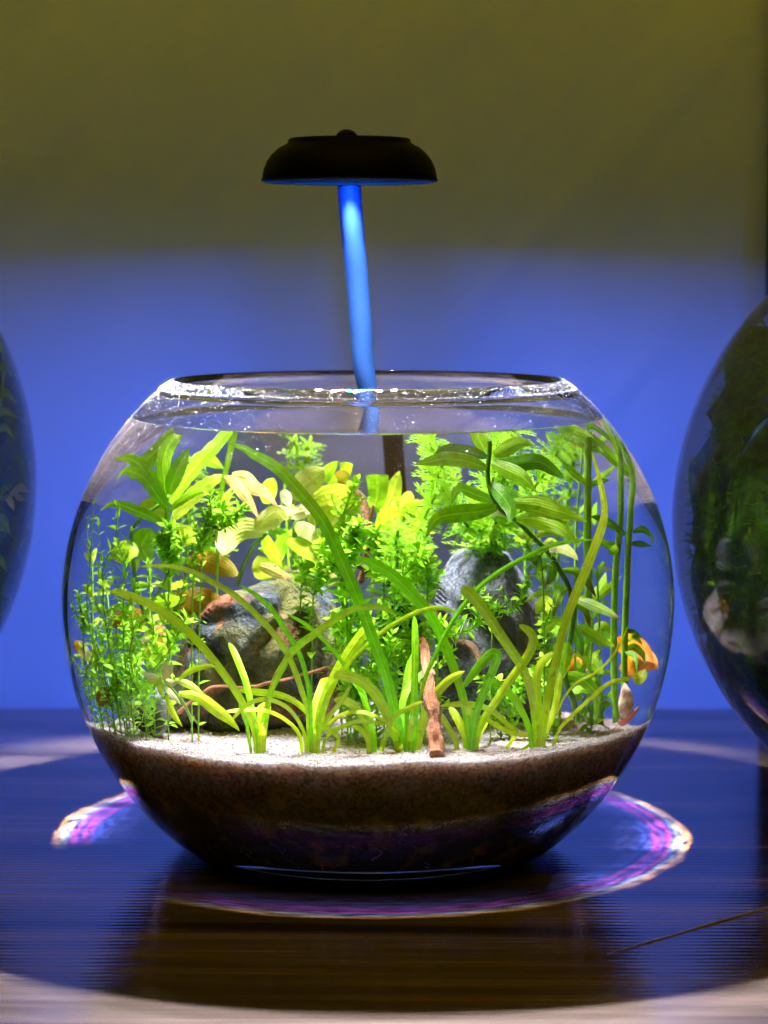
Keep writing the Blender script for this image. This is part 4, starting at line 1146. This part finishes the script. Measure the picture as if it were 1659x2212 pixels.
# ------------------------------------------------------------------ feathery plants
def whorl_mesh(seed, fronds=9):
    rng = random.Random(seed); v, f, uv = [], [], []
    def strip(a, b, w):
        d = (b - a); s = d.cross(Vector((rng.uniform(-.4, .4), rng.uniform(-.4, .4), 1))).normalized() * w
        i = len(v); m_ = (a + b) / 2 + Vector((0, 0, d.length * .05))
        v.extend([a - s, a + s, m_ - s, m_ + s, b - s * .3, b + s * .3]); uv.extend([(0, 0), (1, 0), (0, .5), (1, .5), (0, 1), (1, 1)])
        f.extend([(i, i + 1, i + 3, i + 2), (i + 2, i + 3, i + 5, i + 4)])
    for k in range(fronds):
        a = 2 * math.pi * k / fronds + rng.uniform(-.15, .15); el = rng.uniform(.05, .5)
        d = Vector((math.cos(a) * math.cos(el), math.sin(a) * math.cos(el), math.sin(el)))
        p = Vector((0, 0, 0)); ln = rng.uniform(.8, 1.1)
        prev = p
        for j in range(1, 6):
            q = d * ln * j / 5 + Vector((0, 0, -.16 * (j / 5) ** 2))
            strip(prev, q, .030)
            if j >= 1:
                for sgn in (-1, 1):
                    sd = d.cross(Vector((0, 0, 1))).normalized() * sgn
                    e = prev + (d * .75 + sd * .7 + Vector((0, 0, .1))).normalized() * (.34 - .035 * j) * ln
                    strip(prev, e, .028)
                    e2 = (prev + e) / 2
                    strip(e2, e2 + (d + sd * .1).normalized() * .17 * ln, .024)
            prev = q
    me = bpy.data.meshes.new('feathery_whorl'); me.from_pydata([tuple(q) for q in v], [], f); me.materials.append(M['feather'])
    ul = me.uv_layers.new(name='UVMap')
    for lp in me.loops: ul.data[lp.index].uv = uv[lp.vertex_index]
    return me
WH = [whorl_mesh(i) for i in range(4)]
def feather_plant(label, crop, pts, y0, y1, size, n, seed, stemw=26, top=1.0):
    rng = random.Random(seed)
    P = [inside(at(*px_of(crop, x, y), y0 + (y1 - y0) * i / (len(pts) - 1)), .004) for i, (x, y) in enumerate(pts)]
    gz = sand_z(P[0].x, P[0].y) - .001
    if P[0].z > gz: P.insert(0, Vector((P[0].x, P[0].y, gz)))
    u = unit_at(*px_of(crop, *pts[len(pts) // 2]), (y0 + y1) / 2)
    base = P[0]
    root_ = empty('feathery_plant', base); tag(root_, label, 'water plant', 'feathery water plants')
    v, f, uv = tube(P, [stemw * ZU * u * .5] * len(P), len(P) * 7, 7)
    mesh_obj('stem', v, f, M['stem'], root_, uv=uv, base=base)
    path = smooth_path([list(q) for q in P], n * 3 + 1)
    for i in range(n):
        k = (i + 1) * 3
        q = Vector(path[k]); tg = (q - Vector(path[k - 1])).normalized()
        s = size * ZU * u * (1 - .25 * i / n) * rng.uniform(.85, 1.1) * (top if i == n - 1 else 1)
        o = bpy.data.objects.new('feathery_whorl', rng.choice(WH))
        rot = tg.to_track_quat('Z', 'Y').to_matrix().to_4x4() @ Matrix.Rotation(rng.uniform(0, 6), 4, 'Z')
        q.z = min(q.z, ZW - .0025 - s * .62)
        o.matrix_basis = Matrix.Translation(q - base) @ rot @ Matrix.Scale(s, 4)
        o.cycles.is_caustics_receiver = True
        link(o, root_)
for i, a in enumerate([
    ('feathery plant left of the lance leaved plant', 'E', [(1250, 1500), (1330, 1100), (1390, 920), (1480, 720), (1510, 560), (1560, 420)], -.004, -.020, 215, 6),
    ('feathery plant in the middle behind the leafy stems', 'E', [(1150, 1600), (1160, 1400), (1170, 1250), (1160, 1130), (1180, 1000)], -.014, -.020, 185, 6),
    ('feathery plant with the widest crown just under the surface', 'G', [(400, 1380), (480, 1150), (560, 900), (620, 650), (660, 420), (680, 330)], .010, -.014, 250, 7),
    ('feathery plant whose crown sits beside the thick pale stem', 'G', [(530, 1400), (690, 1130), (820, 900), (960, 700), (1050, 540), (1110, 420)], .012, -.008, 200, 7),
    ('small feathery plant behind the pinkish leaves', 'D', [(1150, 1500), (1180, 1300), (1200, 1100), (1210, 960)], .010, .004, 150, 4),
    ('feathery plant at the back left reaching the surface', 'E', [(400, 640), (360, 520), (300, 380), (260, 230)], .034, .030, 170, 4),
    ('feathery plant at the back with a thick straight stem', 'E', [(400, 640), (430, 460), (460, 280), (480, 130)], .036, .036, 150, 3),
    ('feathery plant low behind the grey rock', 'E', [(1420, 1500), (1400, 1330), (1350, 1200), (1310, 1080)], .004, -.004, 170, 6),
    ('feathery plant above the grey rock behind the lance leaves', 'G', [(505, 1400), (300, 1200), (160, 1000), (60, 820), (30, 640), (-20, 480)], .006, -.012, 210, 7),
    ('feathery plant filling the back between twig and grey rock', 'E', [(1250, 1500), (1240, 1300), (1230, 1120), (1260, 960), (1290, 820)], .020, .018, 200, 5),
    ('feathery plant beyond the thick pale stem', 'G', [(1000, 1450), (1080, 1200), (1120, 950), (1150, 700), (1170, 560)], .034, .030, 190, 6),
    ('feathery plant at the back behind the toothed leaves', 'D', [(900, 1500), (920, 1250), (900, 1000), (930, 800), (960, 680)], .024, .022, 180, 6),
    ('feathery plant behind the lance leaved plant centre', 'G', [(520, 1390), (520, 1100), (500, 850), (520, 620), (540, 480)], .004, -.010, 210, 6),
]):
    feather_plant(*a[:5], a[5] * 1.15, int(a[6] * 1.8), 500 + i)

# ------------------------------------------------------------------ snail
px, py = px_of('C', 1585, 1190); sp_c = at(px, py, -.030); u = unit_at(px, py, -.030)
sn = empty('snail', (sp_c.x, sp_c.y, sp_c.z - 130 * ZU * u)); tag(sn, 'small pale glossy snail against the glass at the right', 'snail')
def snail_parts():
    L = 150 * ZU * u; b = sn.location
    ax = Vector((-.22, .0, 1)).normalized(); a1 = ax.cross(Vector((0, 1, 0))).normalized(); a2 = ax.cross(a1)
    v, f, uv = [], [], []
    for i in range(41):
        t_ = i / 40
        for k in range(36):
            an = 2 * math.pi * k / 36
            rr = L * .46 * math.sin(math.pi * min(1, .03 + .97 * t_) ** .78) ** .75
            rr *= 1 + .07 * math.sin(an + t_ * 15) * t_
            v.append(sp_c + ax * (L * (t_ * 1.75 - .72)) + (a1 * math.cos(an) + a2 * math.sin(an)) * rr); uv.append((k / 36, t_))
    for i in range(40):
        for k in range(36): f.append((i * 36 + k, i * 36 + (k + 1) % 36, (i + 1) * 36 + (k + 1) % 36, (i + 1) * 36 + k))
    t = NT('snail shell'); p_ = t.n('BsdfPrincipled', Roughness=.12)
    p_.inputs['Subsurface Weight'].default_value = .4; p_.inputs['Subsurface Scale'].default_value = .001
    t.l(t.ramp(t.noise(300, t.coord('Object'), 3), [(.35, (.42, .22, .13)), (.6, (.85, .74, .64))]), p_.inputs['Base Color'])
    mesh_obj('shell', v, f, t.finish(p_.outputs[0]), sn, base=b)
    P = [sp_c + Vector((x * L, -.1 * L, z * L)) for x, z in ((-.35, -.72), (.0, -.78), (.4, -.62), (.75, -.45), (.95, -.25))]
    v, f, uv = tube(P, [L * .10, L * .2, L * .2, L * .15, L * .05], 24, 10)
    mesh_obj('foot', v, f, plain('snail body', (.45, .14, .10), .25), sn, base=b)
snail_parts()

# ------------------------------------------------------------------ floating scraps and dust on the glass

def dust():
    rng = random.Random(11); v, f = [], []
    pr = OUTER[0]; hi = len(pr) - 2
    for _ in range(22000):
        k = hi - 11 - min(hi - 32, abs(rng.gauss(0, 10))) if rng.random() < .68 else (hi - rng.uniform(0, 12) if rng.random() < .5 else rng.uniform(24, hi))
        i0 = int(k); fr = k - i0
        (ra, za), (rb_, zb) = pr[i0], pr[i0 + 1]
        r = ra + (rb_ - ra) * fr; z = za + (zb - za) * fr
        nr, nz_ = (zb - za), (ra - rb_)
        a = rng.uniform(0, 2 * math.pi)
        nn = Vector((nr * math.cos(a), nr * math.sin(a), nz_)).normalized()
        c = Vector((r * math.cos(a), r * math.sin(a), z)) + nn * .00003
        s = rng.uniform(.00005, .00011) * (2.2 if rng.random() < .04 else 1)
        t1 = nn.orthogonal().normalized(); t1.rotate(Matrix.Rotation(rng.uniform(0, 6), 3, nn)); t2 = nn.cross(t1)
        el = rng.uniform(.6, 2.2)
        b = len(v)
        v.extend([c + t1 * s * el, c + t2 * s, c - t1 * s * el, c - t2 * s, c + nn * s])
        f.extend([(b, b + 1, b + 4), (b + 1, b + 2, b + 4), (b + 2, b + 3, b + 4), (b + 3, b, b + 4), (b + 3, b + 2, b + 1, b)])
    return v, f
dv, df = dust()
do = mesh_obj('dust_specks', dv, df, plain('dust', (.26, .26, .30), .6), bowl, smooth=False, recv=False); do['kind'] = 'stuff'

# fine white root threads behind the lower glass
rng = random.Random(5)
TH = plain('white root thread', (.8, .78, .74), .5)
for i in range(9):
    a = math.radians(-90 + rng.uniform(-38, 38)); z = rng.uniform(.012, .022)
    P = []
    for k in range(6):
        zz = z - k * .0012 * rng.uniform(.4, 1); a += rng.uniform(-.02, .02); r = prof(max(zz, .0095)) - TG - .0003
        P.append(Vector((r * math.cos(a), r * math.sin(a), max(zz, .0095))))
    v, f, uv = tube(P, [.00007] * 6, 18, 5)
    o = mesh_obj('root_thread', v, f, TH, sand)

# ------------------------------------------------------------------ lamp
lamp = empty('aquarium_lamp', (.008, .048, .046)); tag(lamp, 'black dome shaped lamp on a bent tube over the middle bowl', 'lamp')
LB = lamp.location
hp = [(.0001, .0134), (.019, .0134), (.0196, .0130), (.0197, .0122), (.0203, .0116), (.0228, .0103), (.0250, .0083), (.0266, .0060), (.0276, .0034), (.0280, .0016), (.0279, .0008), (.0270, .0003), (.0262, .0001), (.0258, .0040), (.0001, .0040)]
v, f = lathe(hp, 96)
v = [(p[0] + LAMP.x, p[1] + LAMP.y, p[2] + LAMP.z) for p in v]
head = mesh_obj('lamp_head', v, f, M['black'], lamp, base=LB, recv=False)
v, f = lathe([(.0284, .0006), (.0283, -.0001), (.0272, -.0006), (.0262, -.0003), (.0264, .0010), (.0284, .0006)], 96)
v = [(p[0] + LAMP.x, p[1] + LAMP.y, p[2] + LAMP.z) for p in v]
mesh_obj('rim_ring', v, f, M['black'], lamp, base=LB, recv=False)
v, f = lathe([(.0001, .0160), (.0012, .0159), (.0024, .0153), (.0033, .0144), (.0036, .0132), (.0001, .0131)], 40)
v = [(p[0] + LAMP.x - .0008, p[1] + LAMP.y - .006, p[2] + LAMP.z) for p in v]
mesh_obj('knob', v, f, M['black'], lamp, base=LB, recv=False)
def emit(name, c, s):
    t = NT(name); e = t.n('Emission', Strength=s); e.inputs[0].default_value = (*c, 1); return t.finish(e.outputs[0])
EM = {'white': emit('white diode', (1, .95, .85), 12), 'red': emit('red diode', (1, .05, .12), 10), 'green': emit('green diode', (.1, 1, .5), 10), 'blue': emit('blue diode', (.05, .15, 1), 12)}
for p, c in led_spots:
    s = .0013 if c == 'white' else .0011
    z0, z1 = p.z + .0001, p.z + .0008
    v = [(p.x + dx * s, p.y + dy * s, z) for z in (z0, z1) for dx, dy in ((-1, -1), (1, -1), (1, 1), (-1, 1))]
    mesh_obj('diode', v, [(3, 2, 1, 0), (4, 5, 6, 7), (0, 1, 5, 4), (1, 2, 6, 5), (2, 3, 7, 6), (3, 0, 4, 7)], EM[c], lamp, smooth=False, base=LB, recv=False)
tp = [(-.0062, .0262, .2225), (-.0062, .0275, .215), (-.0052, .031, .202), (-.0038, .037, .186), (-.0026, .042, .170), (-.0016, .046, .156), (.001, .050, .142), (.0035, .052, .125), (.0055, .052, .105), (.007, .050, .08), (.008, .048, .046)]
v, f, uv = tube([Vector(q) for q in tp], [.0039] * 5 + [.0037, .0030, .0024, .0023, .0023, .0023], 90, 20)
mesh_obj('gooseneck_tube', v, f, M['tube'], lamp, base=LB, recv=False)

# ------------------------------------------------------------------ neighbouring bowls
def ball_prof(R, squash=1.0):
    def pf(z):
        return R * math.sqrt(max(0.0, 1 - ((z - R * squash) / (R * squash)) ** 2))
    return pf
def side_bowl(label, x, y, R, zr, zw):
    b = empty('fish_bowl', (x, y, 0)); tag(b, label, 'bowl')
    pf = ball_prof(R)
    bowl_mesh('glass_shell', 1, zr, zw, [M['glass'], M['glass_wet']], b, base_r=.035, prof=lambda z: max(pf(z + .004), .0372), n=96)
    return b, pf
lb, lpf = side_bowl('large glass bowl cut off by the left edge of the photo', -.2375, .05, .1205, .205, .185)
rb, rpf = side_bowl('dark glass bowl cut off by the right edge of the photo', .2125, .026, .1090, .200, .182)
def disc_water(label, x, y, r, z):
    v = [(x, y, z)] + [(x + r * math.cos(2 * math.pi * j / 96), y + r * math.sin(2 * math.pi * j / 96), z) for j in range(96)]
    o = mesh_obj('water', v, [(0, 1 + j, 1 + (j + 1) % 96) for j in range(96)], M['water'], recv=False)
    o.cycles.is_caustics_caster = True
    tag(o, label, 'water', kind='structure')
disc_water('water in the bowl at the left edge', -.2375, .05, lpf(.189) - TG, .185)
disc_water('water in the bowl at the right edge', .2125, .026, rpf(.186) - TG, .182)
t = NT('moss'); p_ = t.n('BsdfPrincipled', Roughness=.8)
n_ = t.noise(160, t.coord('Object'), 4, .7)
t.l(t.ramp(n_, [(.35, (.002, .014, .002)), (.55, (.014, .075, .005)), (.75, (.06, .18, .01))]), p_.inputs['Base Color'])
M['moss'] = t.finish(p_.outputs[0])
def moss_ball(label, c, r):
    bm = bmesh.new(); bmesh.ops.create_icosphere(bm, subdivisions=5, radius=1)
    for q in bm.verts:
        d = q.co.normalized(); q.co = d * r * (1 + .10 * noise.noise(d * 3) + .07 * noise.noise(d * 9) + .05 * noise.noise(d * 24))
    me = bpy.data.meshes.new('moss_ball'); bm.to_mesh(me); bm.free(); me.materials.append(M['moss'])
    me.polygons.foreach_set('use_smooth', [True] * len(me.polygons))
    o = link(bpy.data.objects.new('moss_ball', me)); o.location = c; tag(o, label, 'moss ball')
    o.cycles.is_caustics_receiver = True
    rng = random.Random(2); v, f, uv = [], [], []
    for _ in range(5000):
        d = Vector((rng.gauss(0, 1), rng.gauss(0, 1), rng.gauss(0, 1))).normalized()
        p = d * r * (1 + .10 * noise.noise(d * 3) + .07 * noise.noise(d * 9))
        e = (d + Vector((rng.gauss(0, .7), rng.gauss(0, .7), rng.gauss(0, .7)))).normalized() * rng.uniform(.002, .006); s = e.orthogonal().normalized() * .00035
        b = len(v); v.extend([p - s, p + s, p + e]); uv.extend([(0, 0), (1, 0), (.5, 1)]); f.append((b, b + 1, b + 2))
    m = mesh_obj('moss_strands', v, f, leaf_mat('moss strand', (.02, .12, .005), (.05, .20, .01), trans=.3), o, uv=uv, smooth=False); m['kind'] = 'stuff'
moss_ball('dark green moss ball inside the bowl at the right edge', (.2125, .030, .100), .0740)
# sand beds of the neighbours
for lab, x, y, pf, h, col in (('dark soil bed in the bowl at the right edge', .2125, .026, rpf, .038, (.05, .03, .02)), ('dark soil bed in the bowl at the left edge', -.2375, .05, lpf, .045, (.06, .045, .03))):
    p = [(.0001, h)] + [((pf(h + .004) - TG - .001) * i / 12, h + .002 * math.sin(i * 1.7)) for i in range(1, 13)]
    for i in range(1, 14):
        z = h + (.011 - h) * i / 13; p.append((pf(z + .004) - TG - .001, z))
    p.append((.0001, .011))
    v, f = lathe(p, 96); v = [(q[0] + x, q[1] + y, q[2]) for q in v]; f = [tuple(reversed(q)) for q in f]
    t = NT('dark soil'); p_ = t.n('BsdfPrincipled', Roughness=.9); nn_ = t.noise(500, t.coord('Object'), 3)
    t.l(t.mix(nn_, tuple(c * .3 for c in col), tuple(c * 1.8 for c in col)), p_.inputs['Base Color']); t.l(t.bump(nn_, 1, .002), p_.inputs['Normal'])
    o = mesh_obj('soil', v, f, t.finish(p_.outputs[0])); tag(o, lab, 'soil', kind='stuff')
moss_ball('dark mossy filler added inside the bowl at the left edge', (-.2375, .056, .1165), .0850)  # mass added to darken the view through this bowl
# leafy stems in the left neighbour
def ball_at(px, py, y, c, R):
    d = ray(px, py); o = CAM - c
    b_ = o.dot(d); q = b_ * b_ - o.dot(o) + R * R
    h = CAM + d * (-b_ - math.sqrt(max(q, 0)))
    e = refract(d, (h - c).normalized(), 1 / 1.333)
    p = h + e * ((y - h.y) / e.y)
    rel = p - c
    return c + rel * min(1.0, (R - .006) / rel.length)
LC = Vector((-.2375, .05, .1165))
def edge_plant(label, y, stem, leaves):
    S_ = [ball_at(px, py, y, LC, .1205) for px, py in stem]
    o = empty('leafy_stem_plant', S_[0]); tag(o, label, 'water plant', 'leafy stems in the bowl at the left edge')
    v, f, uv = tube(S_, [.0007] * len(S_), 24, 7); mesh_obj('stem', v, f, M['stem'], o, uv=uv, base=S_[0])
    for k, (pts, w, m_) in enumerate(leaves):
        P_ = [ball_at(px, py, y - .003 * i, LC, .1205) for i, (px, py) in enumerate(pts)]
        v, f, uv = ribbon_free(P_, w * K * .8, 12, 5)
        mesh_obj('leaf', v, f, M[m_], o, uv=uv, base=S_[0])
def ribbon_free(pts3, wid, n, across):
    path = [Vector(q) for q in smooth_path([list(q) for q in pts3], n)]
    v, f, uv = [], [], []
    for i, p in enumerate(path):
        tg = (path[min(i + 1, n - 1)] - path[max(i - 1, 0)]).normalized()
        sd = (tg.cross((p - CAM).normalized()).normalized() + Vector((0, .5, 0))).normalized()
        for k in range(across):
            u_ = k / (across - 1) * 2 - 1
            v.append(p + sd * (u_ * wid * .5 * width_lance(i / (n - 1))) + Vector((0, 0, .1 * wid * abs(u_)))); uv.append((k / (across - 1), i / (n - 1)))
    for i in range(n - 1):
        for k in range(across - 1):
            a_ = i * across + k; f.append((a_, a_ + 1, a_ + across + 1, a_ + across))
    return v, f, uv
edge_plant('leafy stem high in the bowl at the left edge', .056, [(-30, 1250), (-14, 1050), (-4, 900), (2, 740)], [
    ([(0, 760), (14, 735), (24, 760)], 26, 'hygro'), ([(-4, 800), (12, 790), (30, 815)], 26, 'hygro'), ([(-4, 860), (14, 850), (34, 872)], 24, 'hygro'), ([(-6, 900), (12, 890), (38, 905)], 22, 'hygro'), ([(-8, 935), (10, 925), (28, 945)], 22, 'hygro'), ([(-4, 745), (2, 720), (12, 700)], 20, 'hygro')])
edge_plant('pale leafy sprig pointing right in the bowl at the left edge', .054, [(-40, 1090), (-10, 1080), (20, 1074), (34, 1068)], [
    ([(20, 1072), (44, 1056), (66, 1064)], 26, 'pale'), ([(10, 1074), (24, 1088), (30, 1104)], 22, 'pale'), ([(-4, 1080), (6, 1062), (22, 1052)], 20, 'hygro'), ([(30, 1070), (42, 1078), (52, 1080)], 16, 'pale')])
edge_plant('drooping leaf stem low in the bowl at the left edge', .052, [(-40, 1240), (-20, 1160), (-8, 1120)], [
    ([(-10, 1118), (8, 1126), (20, 1156)], 26, 'hygro'), ([(-16, 1150), (-4, 1140), (12, 1150)], 22, 'hygro'), ([(-20, 1210), (0, 1212), (14, 1236)], 24, 'hygro')])

# ------------------------------------------------------------------ dark post at the right edge of the wall, marks on the table
v = []
x0 = .1680
for z in (.0, 1.2):
    for dx, dy in ((0, -.012), (.05, -.012), (.05, -.004), (0, -.004)):
        v.append((x0 + dx, WALL_Y + dy, z))
post = mesh_obj('dark_post', v, [(3, 2, 1, 0), (4, 5, 6, 7), (0, 1, 5, 4), (1, 2, 6, 5), (2, 3, 7, 6), (3, 0, 4, 7)], M['black'], smooth=False)
tag(post, 'black frame edge at the upper right border of the wall', 'frame')

def on_table(px, py):
    d = ray(px, py); t_ = -CAM.z / d.z
    return CAM + d * t_
a, b = on_table(1312, 2062), on_table(1690, 1952)
P = [a + (b - a) * k / 6 + Vector((0, 0, .0002 + .0001 * math.sin(k * 2))) for k in range(7)]
v, f, uv = tube(P, [.0001, .0002, .0003, .0003, .0003, .0003, .0003], 30, 6)
o = mesh_obj('thread', v, f, plain('pale lilac scratch', (.42, .40, .85), .5)); tag(o, 'pale scratch on the table in front at the right', 'thread')  # table scratch built as a thread; its lilac is light put into the colour
